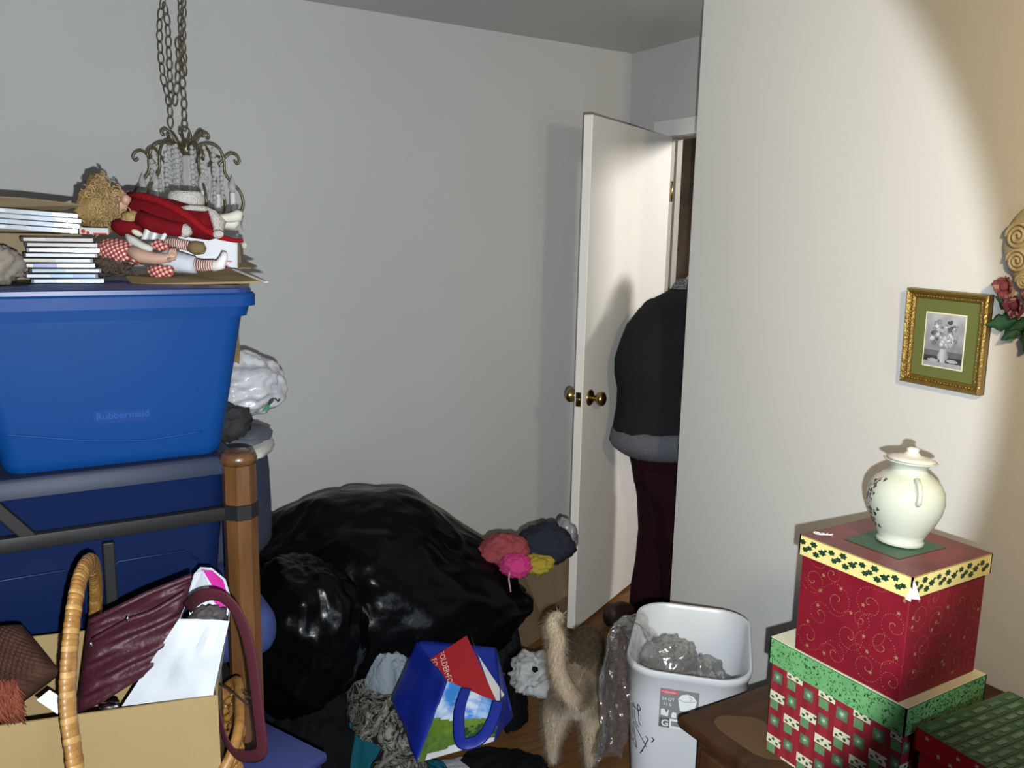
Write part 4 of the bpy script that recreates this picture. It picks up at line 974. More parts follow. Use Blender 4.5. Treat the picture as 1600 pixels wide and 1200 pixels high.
M().sheet(kerch, 14, 8, .001).build('kerchief', mat('white_kerchief', (.66, .66, .66), .8), gd, smooth=True)

# ------------------------------------------------------------------ chandelier
CP = at(291, 232, 2.77); PXM = 2.77/FPX
chd = thing('chandelier', 'aged brass chandelier with crystal strands hanging by looped chains', 'chandelier', CP)
abr = mat('antique_brass', (.19, .155, .10), .42, metal=.75, bump=(90, .2)); crys = mat('crystal', (.72, .72, .70), .05, spec=.9, alpha=.55); wcan = mat('candle_sleeve', (.78, .78, .76), .6)
def cpol(r, a, z): return CP + V((r*math.cos(a), r*math.sin(a), z))
def smooth_path(pts, n=5):
    out = []; P = [pts[0]]+pts+[pts[-1]]
    for i in range(1, len(P)-2):
        for k in range(n):
            t = k/n; p0, p1, p2, p3 = P[i-1], P[i], P[i+1], P[i+2]
            out.append(.5*((2*p1)+(p2-p0)*t+(2*p0-5*p1+4*p2-p3)*t*t+(3*p1-p0-3*p2+p3)*t**3))
    out.append(P[-2]); return out
M().lathe([(.004, .030), (.010, .024), (.017, .016), (.020, .008), (.020, -.012), (.013, -.020), (.010, -.024)], 16, CP).build('hub', abr, chd, smooth=True)
M().tube([CP+V((0, 0, .045))+RH*(.016*math.cos(t))+UZ*(.022*math.sin(t)) for t in [k*.4488 for k in range(14)]], .0026, 6, closed=True).build('hanging_ring', abr, chd, smooth=True)
M().lathe([(.010, -.02), (.018, -.03), (.014, -.06), (.020, -.09), (.016, -.12), (.020, -.14), (.008, -.15)], 14, CP).build('glass_column', crys, chd, smooth=True)
M().lathe([(.004, -.02), (.004, -.15)], 8, CP).build('stem', abr, chd)
M().lathe([(.012, -.145), (.030, -.15), (.036, -.165), (.02, -.20), (.006, -.22)], 16, CP).build('bobeche', abr, chd, smooth=True)
A0 = math.atan2(RH.y, RH.x)
for k in range(6):
    a = A0+R_(60*k+8)
    M().tube(smooth_path([cpol(r, a+R_(30), z) for r, z in ((.014, 0), (.030, .018), (.045, .042), (.062, .056), (.075, .048), (.074, .038), (.066, .038))]), .0042, 8).build('scroll', abr, chd, smooth=True)
    arm = M().tube(smooth_path([cpol(r, a, z) for r, z in ((.016, -.004), (.04, .010), (.075, .018), (.105, .002), (.118, -.035), (.120, -.075), (.140, -.105), (.166, -.135), (.176, -.170), (.168, -.198), (.150, -.205))]), .0046, 8).build('arm', abr, chd, smooth=True)
    M().tube(smooth_path([cpol(r, a, z) for r, z in ((.100, -.050), (.117, -.030), (.140, -.012), (.160, -.018), (.168, -.034), (.160, -.044), (.152, -.036))]), .0042, 8).build('leaf_scroll', abr, arm, smooth=True)
    M().lathe([(.004, -.211), (.018, -.208), (.020, -.202), (.006, -.198)], 12, cpol(.142, a, 0)).build('candle_cup', abr, arm, smooth=True)
    M().lathe([(.0095, -.198), (.0095, -.140)], 12, cpol(.142, a, 0)).build('candle', wcan, arm, smooth=True, angle=40)
    M().lathe([(.006, -.140), (.012, -.124), (.0125, -.114), (.007, -.098), (.001, -.084)], 12, cpol(.142, a, 0)).build('bulb', crys, arm, smooth=True)
    for (r, z0, n, da) in ((.055, .0, 13, 0), (.085, .0, 13, 22), (.108, -.03, 9, 8)):
        s = M()
        for q in range(n): s.ell(cpol(r, a+R_(da), z0-q*.0155), (.0085, .0085, .0085) if q % 3 else (.0060, .0060, .0078), rz(q*40), 6, 4)
        s.build('crystal_strand', crys, chd)
    dz = -.20; s = M(); s.lathe([(.001, .0), (.004, -.006), (.011, -.028), (.009, -.042), (.001, -.052)], 8, cpol(.100, a, dz)); s.tube([cpol(.100, a, dz), cpol(.118, a, -.075)], .0008, 4); s.build('crystal_drop', crys, chd)
    s = M(); s.lathe([(.001, .0), (.004, -.006), (.011, -.028), (.009, -.042), (.001, -.052)], 8, cpol(.176, a, -.215)); s.build('crystal_drop', crys, arm)
# chain links
lk = M().tube([V((.0092*math.cos(t), 0, .0205*math.sin(t)*(1.0))) for t in [k*.5236 for k in range(12)]], .0023, 5, closed=True)
LINK = None
def chain(path, name='chain_link', tw=0):
    global LINK
    pts = [at(x, y, 2.77+dz) for x, y, dz in path]; 
    seg = [(pts[i+1]-pts[i]).length for i in range(len(pts)-1)]; tot = sum(seg); n = int(tot/.0345)
    for q in range(n):
        s = (q+.5)/n*tot; i = 0
        while s > seg[i] and i < len(seg)-1: s -= seg[i]; i += 1
        p = pts[i].lerp(pts[i+1], s/seg[i]); d = (pts[i+1]-pts[i]).normalized()
        x = d.cross(FH_).normalized(); 
        if (q+tw) % 2: x = (x*.45+d.cross(x)*.9).normalized()
        y = d.cross(x).normalized(); rot = Matrix((x, y, d)).transposed().to_4x4()
        if LINK is None:
            o = lk.build(name, abr, None, smooth=True); LINK = o
        else: o = LINK.copy(); COL.objects.link(o)
        o.parent = chd; o.matrix_local = Matrix.Translation(p-CP) @ rot
chain([(289, 204, 0), (288, 160, 0), (285, 120, 0), (283, 60, 0), (282, -60, .0)])
chain([(289, 118, .02), (286, 60, .02), (288, -60, .02)], tw=1)
chain([(267, 200, 0), (266, 170, 0), (262, 150, .01), (255, 122, .01), (251, 85, .01), (249, 45, .01), (252, 15, .01), (260, -20, .01)])
chain([(268, 162, -.01), (266, 120, -.01), (264, 75, -.01), (262, 35, -.01), (257, 5, -.01)], tw=1)
chain([(273, 165, 0), (277, 135, 0), (280, 95, 0), (278, 60, .0)], tw=1)
hk = M().tube([at(290, -62, 2.77), at(290, -62, 2.77)+V((0, 0, .02))], .004, 6)
pt = at(283, -62, 2.77); M().tube([pt, V((pt.x, pt.y, ZC))], .003, 6).build('ceiling_hook', abr, chd, smooth=True)
# ------------------------------------------------------------------ basket, carton, purse and gift bag in the near left
K = V((.270, 1.396, .802)); E1 = V((.974, -.225, 0)).normalized(); E2 = V((-E1.y, E1.x, 0))
rotK = Matrix((E1, E2, UZ)).transposed()
BW_, BD_, BH_ = .42, .27, .312
box0 = K - E1*BW_/2 + E2*BD_/2; box0.z = K.z-BH_
cbx = thing('cardboard_carton', 'open tan cardboard carton in the wicker basket at lower left', 'carton', box0)
th = .004
M().box(K-E1*BW_/2+E2*th/2-UZ*BH_/2, (BW_, th, BH_), rotK).build('front_panel', cb_l, cbx)
M().box(K-E1*BW_/2+E2*(BD_-th/2)-UZ*(BH_/2-.012), (BW_, th, BH_+.024), rotK).build('back_panel', cb_l, cbx)
for s in (0, 1): M().box(K-E1*(s*(BW_-th)+th/2)+E2*BD_/2-UZ*BH_/2, (th, BD_-2*th, BH_), rotK).build('side_panel', cb_l, cbx)
M().box(box0+UZ*.002, (BW_-2*th, BD_-2*th, th), rotK).build('bottom_panel', cb_l, cbx)
tr_ = Decal(); pl = Pl(K-UZ*BH_-E2*.0002, E1, UZ, -E2)
tr_.stroke(pl, [(-.100, .165), (-.085, .175), (-.075, .185)], .004); tr_.poly(pl, [(-.048, .035), (-.030, .032), (-.031, .050), (-.046, .052)])
tr_.build('torn_scuff', mat('pale_cardboard', (.56, .47, .32), .9), cbx, fix=False)
wick = mat('honey_wicker', (.24, .115, .028), .5, var=(60, .3), coat=.1)
wick2 = mat('pale_wicker', (.34, .19, .06), .5, var=(60, .3))
bkc = K - E1*.205 + E2*.135; bkc.z = .47
bsk = thing('wicker_basket', 'large honey coloured wicker basket with tall wrapped handle', 'basket', bkc)
def sp_(t): return math.copysign(abs(t)**.45, t)
def bell(a, r0, r1, z):
    f = (z-.475)/.165; z2 = .475+f*(.125+.10*max(0, math.cos(a))**2)
    return bkc + E1*(r0*sp_(math.cos(a))) + E2*(r1*sp_(math.sin(a))) + UZ*(z2-bkc.z)
wv_ = M()
for j in range(11):
    z = .482+j*.015; g = .93+.07*j/10
    wv_.tube([bell(k*2*math.pi/72, .238*g+.004*(1 if (k//2+j) % 2 else -1), .165*g+.004*(1 if (k//2+j) % 2 else -1), z) for k in range(72)], .0075, 6, closed=True)
wv_.build('weave', wick, bsk, smooth=True)
for k in range(36): 
    a = k*2*math.pi/36; M().tube([bell(a, .224, .155, .475), bell(a, .239, .166, .645)], .004, 5).build('stake', wick, bsk, smooth=True)
M().tube([bell(k*2*math.pi/60, .239, .166, .646) for k in range(60)], .010, 8, closed=True).build('rim', wick, bsk, smooth=True)
M().slab([bell(k*2*math.pi/40, .224, .155, .475) for k in range(40)], (0, 0, .012)).build('base', wick, bsk)
hp = smooth_path([at(124, 1330, 1.27), at(118, 1205, 1.275), at(106, 1100, 1.29), at(110, 1000, 1.31), at(121, 920, 1.35), at(134, 884, 1.41), at(146, 886, 1.50), at(150, 930, 1.58), at(146, 1010, 1.64), at(142, 1120, 1.68)], 10)
M().tube(hp, .0150, 10, flat=(1.0, .55), up=RH).build('handle', wick, bsk, smooth=True)
for k in range(1, len(hp)-1):
    d = (hp[k+1]-hp[k]).normalized(); a, b, _ = basis(d, RH); vs_ = []; f = 1.0+.03*((k*7) % 3); n = 14
    for t, g in ((0, 1.0), (.15, 1.03), (.5, 1.04), (.85, 1.03), (1, 1.0)):
        c_ = hp[k].lerp(hp[k+1], t)
        vs_ += [c_+a*(.0165*f*g*math.cos(q*6.2832/n))+b*(.0098*f*g*math.sin(q*6.2832/n)) for q in range(n)]
    M().add(vs_, [(i_*n+q, i_*n+(q+1) % n, (i_+1)*n+(q+1) % n, (i_+1)*n+q) for i_ in range(4) for q in range(n)]).build('cane_wrap', wick2 if (k*5) % 7 < 2 else wick, bsk, smooth=True)
# bench that carries it all
bnw = mat('plain_pine', (.30, .18, .08), .5, var=(8, .25, (1, 8, 1)))
bn = thing('low_bench', 'low wooden bench under the wicker basket', 'bench', (bkc.x, bkc.y, 0))
M().box((bkc.x, bkc.y, .4575), (.44, .30, .025), rotK, bevel=.004).build('seat', bnw, bn)
for sx_, sy_ in ((-1, -1), (-1, 1), (1, -1), (1, 1)): M().box(V((bkc.x, bkc.y, .2225))+E1*(.19*sx_)+E2*(.12*sy_), (.04, .04, .445), rotK).build('leg', bnw, bn)

def pillow(TL, TR, BR_, BL, th, nu=30, nv=18, fold=None):
    TL, TR, BR_, BL = map(V, (TL, TR, BR_, BL)); n = (TR-TL).cross(BL-TL).normalized()
    if n.dot(FWD) > 0: n = -n
    m_ = M()
    def side(s):
        def f(u, v):
            p = TL.lerp(TR, u).lerp(BL.lerp(BR_, u), v); e = (1-abs(2*u-1)**5)*(1-abs(2*v-1)**4)
            return p + n*(s*th/2*max(0, e)**.5) + n*((fold(u, v) if fold and s > 0 else 0)*max(0, e)**.5)
        return f
    m_.grid(side(1), nu, nv); m_.grid(side(-1), nu, nv); return m_
burg = mat('burgundy_leather', (.040, .008, .014), .5, bump=(90, .25), spec=.3)
pur = thing('burgundy_purse', 'slouchy burgundy leather purse with long strap leaning in the carton', 'purse', at(200, 1095, 1.47))
pillow(at(138, 966, 1.46), at(301, 896, 1.52), at(272, 1025, 1.50), at(118, 1120, 1.46), .075, 44, 26, lambda u, v: .012*math.sin(v*19+u*4+1.2*math.sin(u*5))*(.5+.5*u) + .006*math.sin(v*37-u*6)).build('body', burg, pur, smooth=True)
M().tube(smooth_path([at(140, 972, 1.435), at(185, 950, 1.44), at(230, 928, 1.46), at(270, 912, 1.48), at(300, 900, 1.49)]), .0055, 6).build('top_seam', burg, pur, smooth=True)
M().tube(smooth_path([at(145, 1000, 1.415), at(200, 970, 1.42), at(240, 955, 1.435), at(290, 925, 1.46)]), .0045, 6).build('fold_seam', burg, pur, smooth=True)
strap = [at(*p) for p in ((292, 950, 1.47), (306, 936, 1.42), (325, 929, 1.405), (346, 932, 1.40), (366, 950, 1.40), (382, 985, 1.405), (393, 1030, 1.41), (400, 1085, 1.415), (406, 1135, 1.42), (409, 1168, 1.425), (402, 1180, 1.43), (383, 1182, 1.445), (366, 1176, 1.46), (350, 1150, 1.47), (340, 1110, 1.475))]
M().tube(smooth_path(strap), .0115, 8, flat=(1, .12), up=FWD).build('strap', mat('burgundy_strap', (.050, .009, .015), .65, spec=.2), pur, smooth=True)
silver = mat('silver_metal', (.7, .7, .7), .2, metal=1)
for p in ((199, 967), (142, 1007)): M().ell(at(*p, 1.408), (.003, .003, .005), None, 8, 6).build('stud', silver, pur, smooth=True)
M().tube([at(342, 1068, 1.52), at(360, 1080, 1.5), at(385, 1100, 1.47), at(402, 1108, 1.435), at(400, 1098, 1.43), at(380, 1082, 1.45)], .0016, 5).build('cord', mat('black_cord', (.02, .02, .02), .5), pur, smooth=True)
# white gift bag with pink lining
gbag = thing('white_gift_bag', 'glossy white paper gift bag with magenta lining beside the purse', 'gift bag', at(260, 1100, 1.5))
glw = mat('glossy_white_paper', (.46, .48, .52), .45, bump=(12, .25)); magenta = mat('magenta_lining', (.42, .015, .22), .5)
f0, f1, f2, f3 = at(188, 1108, 1.47), at(330, 1098, 1.45), at(357, 971, 1.46), at(281, 966, 1.46)
def gsheet(a, b, c, d, nu=10, nv=10, am=.004, seed=0, th_=.0012): return M().sheet(lambda u, v: a.lerp(b, u).lerp(d.lerp(c, u), v)+(-FWD)*(am*noise.noise(V((u*2.5+seed, v*2.5, 1)))+am*.8*abs(noise.noise(V((u*3, v*2, 7+seed))))), nu, nv, th_)
gsheet(f0, f1, f2, f3, 14, 14, .010).build('front_panel', glw, gbag, angle=18)
bk0, bk1 = at(235, 1090, 1.56), at(342, 1075, 1.55)
gsheet(f1, bk1, at(361, 935, 1.55), f2, 6, 10, .004, 3).build('side_panel', glw, gbag, angle=18)
gsheet(f0, bk0, at(296, 930, 1.55), f3, 6, 10, .004, 5).build('side_panel', glw, gbag, angle=18)
def backp(m_, off, name):
    P = [at(292, 935, 1.545), at(303, 897, 1.57), at(313, 886, 1.585), at(330, 887, 1.585), at(352, 905, 1.57), at(361, 935, 1.555), at(356, 975, 1.54), at(300, 985, 1.54)]
    M().slab([p-FWD*off for p in P], FWD*.0012).build(name, m_, gbag)
backp(glw, .0, 'back_panel')
M().slab([at(*p) for p in ((315, 890, 1.580), (331, 891, 1.580), (349, 907, 1.566), (357, 935, 1.550), (352, 966, 1.535), (335, 940, 1.548), (325, 915, 1.566))], -FWD*.0012).build('lining', magenta, gbag)
M().slab([at(*p) for p in ((293, 938, 1.535), (305, 895, 1.568), (317, 892, 1.572), (327, 918, 1.555), (318, 930, 1.535), (299, 942, 1.53))], -FWD*.0014).build('tucked_fold', glw, gbag)
px_lump('tissue_paper', 'dark tissue paper inside the white gift bag opening', 'tissue paper', 325, 966, 1.515, .032, .03, .020, mat('dark_tissue', (.06, .05, .055), .8), 51, wr=.3, rg=.3, nu=28, nv=16)
# brown woven pouch and rusty fringe at the left edge
wm = mat('brown_woven', (.040, .016, .010), .85, spec=.2, var=(60, .3))
wo = thing('woven_bag', 'dark brown woven bag with rust fringe at the left edge', 'bag', at(20, 1130, 1.46))
def weave(u, v): return .0035*math.sin(u*95)*math.sin(v*70)
pillow(at(-95, 992, 1.45), at(34, 976, 1.47), at(94, 1050, 1.42), at(-40, 1150, 1.38), .09, 110, 80, weave).build('body', wm, wo, smooth=True)
fr_ = M(); rr = random.Random(9)
for k in range(420):
    x, y = rr.uniform(-40, 26), rr.uniform(1060, 1105); p = at(x, y, 1.355+rr.uniform(-.01, .01)); q = p-UZ*rr.uniform(.015, .04)+RH*rr.uniform(.0, .02); fr_.tube([p, p.lerp(q, .5)-FH_*.004, q], .0010, 3)
fr_.build('fringe', mat('rust_fringe', (.16, .032, .012), .8), wo, smooth=True)
cdq = [at(57, 1094, 1.36), at(77, 1078, 1.38), at(93, 1088, 1.38), at(90, 1116, 1.36)]
tag(M().slab(cdq, FWD*.001).build('paper_card', white_p, origin=cdq[0]), 'small blank white card behind the basket handle', 'card')
jp = at(172, 1112, 1.47); jr = thing('glass_jar', 'small glass jar with metal lid below the purse', 'jar', jp-UZ*.04)
M().lathe([(.014, -.04), (.018, -.036), (.018, .0), (.014, .006)], 16, jp).build('jar_body', crys, jr, smooth=True); M().lathe([(.015, .006), (.016, .008), (.016, .016), (.001, .017)], 16, jp).build('jar_lid', silver, jr, smooth=True)

# ------------------------------------------------------------------ things on the floor
gblk = mat('black_garbage_plastic', (.0018, .0018, .0022), .24, spec=.12, bump=(7, .8))
gblk2 = mat('dark_grey_plastic', (.020, .021, .022), .4, spec=.4, bump=(10, .4))
def bagshape(q): 
    k = 1-.42*max(0, q.x-.05); return V((q.x*1.0, q.y*k, q.z*k - .08*max(0, q.x)))
px_lump('garbage_bag', 'big shiny black garbage bag slumped against the back wall', 'garbage bag', 598, 925, 2.84, .49, .36, .345, gblk, 2, floor=.0, wr=.08, rg=.07, cr=.035, freq=1.2, nu=150, nv=90, shape=bagshape)
px_lump('garbage_bag', 'smaller crumpled black garbage bag in front beside the bed post', 'garbage bag', 470, 990, 2.46, .19, .16, .225, gblk, 12, floor=.0, wr=.10, rg=.10, cr=.06, freq=1.4, nu=90, nv=50)
px_lump('garbage_bag', 'matte dark grey bag leaning behind the bed post', 'garbage bag', 415, 930, 3.05, .22, .13, .30, gblk2, 13, floor=.0, wr=.10, rg=.14, freq=1.3, nu=70, nv=40)
for n_ in ('garbage_bag', 'garbage_bag.001', 'garbage_bag.002'): bpy.data.objects[n_]['group'] = 'garbage bags by the back wall'
# carton by the door full of clothes
kc = V((1.612, 2.572, 0)); ROTB = 22; e1 = rz(ROTB) @ V((1,0,0)); e2 = rz(ROTB) @ V((0,1,0)); rb = rz(ROTB); BZ = .305; bw, bd2 = .37, .34
cbd = mat('brown_carton', (.20, .13, .065), .85, bump=(60, .1), var=(4, .1))
tb = thing('clothes_carton', 'brown cardboard carton heaped with clothes beside the open door', 'carton', kc+e1*bw/2+e2*bd2/2)
for (p, s) in ((kc+e1*bw/2+e2*.003, (bw, .006, BZ)), (kc+e1*bw/2+e2*(bd2-.003), (bw, .006, BZ)), (kc+e1*.003+e2*bd2/2, (.006, bd2-.012, BZ)), (kc+e1*(bw-.003)+e2*bd2/2, (.006, bd2-.012, BZ))): M().box(p+UZ*BZ/2, s, rb).build('side_panel', cbd, tb)
M().box(kc+e1*bw/2+e2*bd2/2+UZ*.004, (bw-.012, bd2-.012, .006), rb).build('bottom_panel', cbd, tb)
a = kc+UZ*BZ; M().slab([a+e1*.03-e2*.003, a+e1*.35-e2*.003, a+e1*.35-e2*.035-UZ*.15, a+e1*.085-e2*.04-UZ*.16], -e2*.004).build('flap', cb, tb)
a = kc+UZ*BZ; M().slab([a+e2*.02, a+e2*.33, a+e2*.31-e1*.07+UZ*.05, a+e2*.06-e1*.07+UZ*.04], UZ*.004).build('flap', cbd, tb)
fab = lambda n, c, b=.3: mat(n, c, .95, spec=.12, bump=(70, b))
bc = kc+e1*bw/2+e2*bd2/2
tag(lump(bc+UZ*.235, (.165, .15, .075), ROTB, 61, .1, .1, floor=.012).build('clothes_heap', fab('dark_mixed_fabric', (.02, .022, .03)), origin=bc+UZ*.012, smooth=True), 'dark clothes filling the carton by the door', 'clothes')
px_lump('coral_shirt', 'crumpled coral pink shirt on top of the carton by the door', 'shirt', 787, 862, 2.86, .088, .07, .060, fab('coral_fabric', (.26, .055, .06)), 62, wr=.14, rg=.08, cr=.2, freq=1.3)
px_lump('pink_garment', 'bright pink garment between coral shirt and yellow cloth', 'garment', 806, 884, 2.78, .052, .05, .038, fab('hot_pink_fabric', (.46, .04, .16)), 63, wr=.2, rg=.1, cr=.2, freq=1.4)
px_lump('yellow_cloth', 'yellow cloth at the edge of the carton by the door', 'cloth', 838, 881, 2.82, .058, .05, .030, fab('yellow_fabric', (.30, .23, .03)), 64, wr=.2, rg=.1, cr=.2, freq=1.4)
px_lump('navy_garment', 'dark navy garment piled at the back of the carton', 'garment', 850, 852, 2.98, .10, .08, .075, fab('ink_fabric', (.022, .024, .036)), 65, wr=.15, rg=.08, cr=.2, freq=1.2)
px_lump('grey_plastic_bag', 'translucent grey plastic bag between carton and door', 'plastic bag', 884, 838, 3.10, .04, .05, .06, mat('grey_film', (.28, .29, .32), .25, alpha=.8), 66, wr=.3, rg=.3, nu=30, nv=18)
M().tube([at(797, 890, 2.74), at(795, 905, 2.73), at(798, 925, 2.73)], .003, 5).build('drawstring', fab('pale_pink_cord', (.45, .25, .26)), bpy.data.objects['pink_garment'], smooth=True)
# heaps of clothes: cloth draped in folds
def drape(name, label, x, y, z0, h, rx, ry, m_, seed, rot=-31, fold=.035, ff_=9, cat='clothes', nr=34, na=96, edge=.22, flow=(1, 1), zb=None):
    c = atZ(x, y, z0+h*.55); c = V((c.x, c.y, z0)); rm = rz(rot); mm = M(); vs = []
    off = V((seed*5.3, seed*2.9, seed*1.7))
    for i in range(nr+1):
        r = i/nr
        for k in range(na):
            a = 2*math.pi*k/na
            ro = 1+edge*noise.fractal(V((math.cos(a)*1.3, math.sin(a)*1.3, 0))+off, .8, 2, 3)
            l = V((math.cos(a)*rx*ro*r, math.sin(a)*ry*ro*r, 0)); p = c + rm @ l
            q = V((l.x*ff_*flow[0], l.y*ff_*flow[1], 0))+off
            q2 = q + V((noise.noise(q*.7), noise.noise(q*.7+V((5,5,5))), 0))*1.1
            f = (1-abs(noise.noise(q2))*2.2)*.65 + .35*noise.fractal(q2*2.1, .8, 2, 3) + .5*noise.noise(q2*.5)
            dome = max(0, 1-r**2.6)
            z = z0 + h*dome**.8 + fold*f*min(1, (1-r)*4)
            vs.append(V((p.x, p.y, max(z, z0+.002))))
    W = na; fs = [(i*W+k, i*W+(k+1) % W, (i+1)*W+(k+1) % W, (i+1)*W+k) for i in range(nr) for k in range(na)]
    base = [V((p.x, p.y, z0)) for p in vs[nr*W:]]; vs += base; B0 = (nr+1)*W
    fs += [(nr*W+k, nr*W+(k+1) % W, B0+(k+1) % W, B0+k) for k in range(na)] + [tuple(B0+k for k in range(na))]
    mm.add(vs, fs); o = mm.build(name, m_, origin=c, smooth=True); tag(o, label, cat); return o
def printm(name, c1, c2, scale):
    m_ = mat(name, c1, .9, spec=.1); nt = m_.node_tree; N = nt.nodes.new; L = nt.links.new
    tc = N('ShaderNodeTexCoord'); n = N('ShaderNodeTexNoise'); n.inputs['Scale'].default_value = scale; n.inputs['Detail'].default_value = 2; n.inputs['Distortion'].default_value = 3.5; L(tc.outputs['Object'], n.inputs['Vector'])
    r = N('ShaderNodeValToRGB'); els = r.color_ramp.elements; els[0].position = .40; els[0].color = (*c1, 1); els[1].position = .62; els[1].color = (*c2, 1)
    for p, c in ((.46, c2), (.50, c1), (.55, tuple((a+b)/2 for a, b in zip(c1, c2)))): e = els.new(p); e.color = (*c, 1)
    L(n.outputs['Fac'], r.inputs[0]); L(r.outputs[0], nt.nodes['Principled BSDF'].inputs['Base Color']); return m_
blk = fab('black_fabric', (.0035, .0035, .0045)); char = fab('charcoal_fabric', (.010, .011, .013)); nv = fab('midnight_fabric', (.005, .007, .018)); teal = fab('teal_fabric', (.006, .070, .10))
bm_ = printm('black_cream_print', (.010, .010, .010), (.19, .18, .155), 15)
drape('charcoal_sweater', 'charcoal sweater slumped between garbage bag and carton', 782, 985, 0, .20, .085, .10, char, 71)
drape('black_trousers', 'black trousers heaped to the right of the blue shopping bag', 800, 1085, 0, .10, .055, .13, blk, 72)
drape('black_jacket', 'black jacket bunched under the smaller garbage bag', 545, 1068, 0, .20, .17, .11, char, 75)
drape('navy_sweater', 'midnight blue sweater piled beside the strap of the purse', 440, 1080, 0, .27, .15, .14, nv, 74, fold=.045)
drape('black_sweatshirt', 'large black sweatshirt heaped left of the printed blouse', 505, 1140, 0, .20, .20, .16, blk, 73, fold=.05)
drape('teal_shirt', 'teal shirt lying under the printed blouse', 582, 1140, 0, .19, .140, .16, teal, 78, fold=.03)
drape('printed_blouse', 'black and cream patterned blouse draped over the heap', 600, 1098, .195, .070, .100, .20, bm_, 82, rot=-8, fold=.03, edge=.3)
drape('printed_skirt', 'black and cream patterned skirt at the bottom edge', 622, 1190, .13, .05, .075, .085, bm_, 83, fold=.025)
drape('teal_shorts', 'teal shorts poking out at the bottom edge of the heap', 660, 1212, .0, .10, .09, .06, teal, 84)
drape('white_cloth', 'white printed cloth under the shopping bag at the bottom edge', 715, 1204, .0, .04, .10, .07, fab('off_white_fabric', (.36, .36, .37)), 85, fold=.01)
drape('white_towel', 'folded pale white towel behind the blue shopping bag', 606, 1040, .26, .08, .075, .11, fab('pale_towel', (.20, .23, .26), .7), 79, rot=20, fold=.035, edge=.4)
drape('black_shirt', 'black shirt spread on the floor at the bottom edge near the dog', 785, 1196, 0, .055, .15, .10, blk, 76)
drape('black_leggings', 'black leggings lying behind the white tissue', 808, 1035, 0, .07, .05, .07, blk, 77)
drape('floral_scarf', 'small dark scarf with white flower print by the purse strap', 428, 1050, .26, .03, .05, .05, printm('white_flower_print', (.006, .006, .008), (.32, .32, .32), 22), 80, fold=.02)
drape('red_sock', 'dark red sock on top of the navy sweater', 456, 1056, .25, .03, .03, .035, fab('dark_red_fabric', (.06, .006, .007)), 81, fold=.012)
wtz = px_lump('crumpled_tissue', 'crumpled white tissue paper on the floor left of the dog', 'tissue', 830, 1052, 2.58, .062, .075, .055, mat('white_tissue', (.32, .33, .33), .85, bump=(30, .5)), 86, floor=0, wr=.3, rg=.3, freq=1.7)
M().ell(at(836, 1046, 2.500), (.011, .009, .008), Matrix.Rotation(.6, 3, 'Y'), 8, 6, lambda p: p*(1+.4*noise.noise(p*2))).build('black_spot', blk, wtz, smooth=True)

# blue shopping bag with printed landscape
sb = thing('shopping_bag', 'blue reusable shopping bag with printed sky and meadow', 'shopping bag', atZ(690, 1180, 0))
royal = mat('royal_blue_bag', (.006, .018, .22), .38, bump=(14, .35))
A, B_, C_, D_ = at(699, 1064, 2.30), at(784, 1100, 2.22), at(772, 1158, 2.14), at(652, 1192, 2.14)
Eb, Gb, Hb = at(650, 1000, 2.54), at(611, 1088, 2.42), at(775, 1012, 2.50)
NX, NY = 40, 36; fr2 = M(); nf = (B_-A).cross(D_-A).normalized(); nf = -nf if nf.dot(FWD) > 0 else nf
def ff(u, v): return A.lerp(B_, u).lerp(D_.lerp(C_, u), v) + nf*(.012*math.sin(u*3.14)*math.sin(v*3.14)+.004*noise.noise(V((u*4, v*4, 2))))
fr2.grid(ff, NX, NY)
def bcol(u, v):
    n = noise.noise(V((u*5, v*7, 3))); hill = .42+.10*math.sin(u*3+.5)+.02*n
    if v < hill:
        c = noise.fractal(V((u*3, v*5, 9)), .8, 2, 4); w_ = max(0, min(1, .35+1.1*c+.5*(v/hill)))*(.95 if u < .66 else .5)
        return tuple((a*(1-w_)+b*w_) for a, b in zip((.04, .22, .62), (.62, .72, .82)))
    if v > .90+.03*n and u > .1: return (.5, .5, .52)
    k = (v-hill)*2; d = noise.noise(V((u*14, v*14, 1)))
    if u > .55 and v > hill+.12 and d > -.05: return (.012, .045, .015)
    return (.07+.12*max(0, .5-k)+.03*d, .20-.10*k+.05*d, .02)
for j in range(NY):
    for i in range(NX): fr2.c.append(bcol((i+.5)/NX, (j+.5)/NY))
fr2.build('printed_panel', mat('meadow_print', (.3, .3, .3), .4, vcol=True), sb, smooth=True, fix=False)
def quad(name, a, b, c, d, m_, am=.01, nu=14, nv=14): return M().sheet(lambda u, v: a.lerp(b, u).lerp(d.lerp(c, u), v)+(-FWD)*(am*math.sin(u*3.1)*math.sin(v*3.1)+am*.8*noise.noise(V((u*3, v*3, 5)))), nu, nv, .002).build(name, m_, sb, smooth=True)
quad('side_panel', Eb, A, D_, Gb, royal, .022)
quad('back_panel', Eb, Hb, at(800, 1110, 2.32), at(640, 1130, 2.36), royal, .0)
quad('side_panel', B_, Hb, at(802, 1120, 2.32), C_, royal, .006)
hs = smooth_path([ff(.36, .0)+nf*.006, ff(.40, .40)+nf*.008, ff(.55, .88)+nf*.010, ff(.72, .96)+nf*.010, ff(.86, .85)+nf*.009, ff(.93, .45)+nf*.008, ff(.94, .0)+nf*.006])
M().tube(hs, .0155, 8, flat=(1, .12), up=nf).build('handle', royal, sb, smooth=True)
rf = thing('red_folder', 'red folder with white lettering sticking out of the blue bag', 'folder', at(735, 1080, 2.3))
fq = [at(670, 1031, 2.42), at(729, 993, 2.46), at(776, 1096, 2.235), at(745, 1085, 2.25), at(697, 1067, 2.315)]
nn = (fq[1]-fq[0]).cross(fq[2]-fq[0]).normalized(); nn = -nn if nn.dot(FWD) > 0 else nn
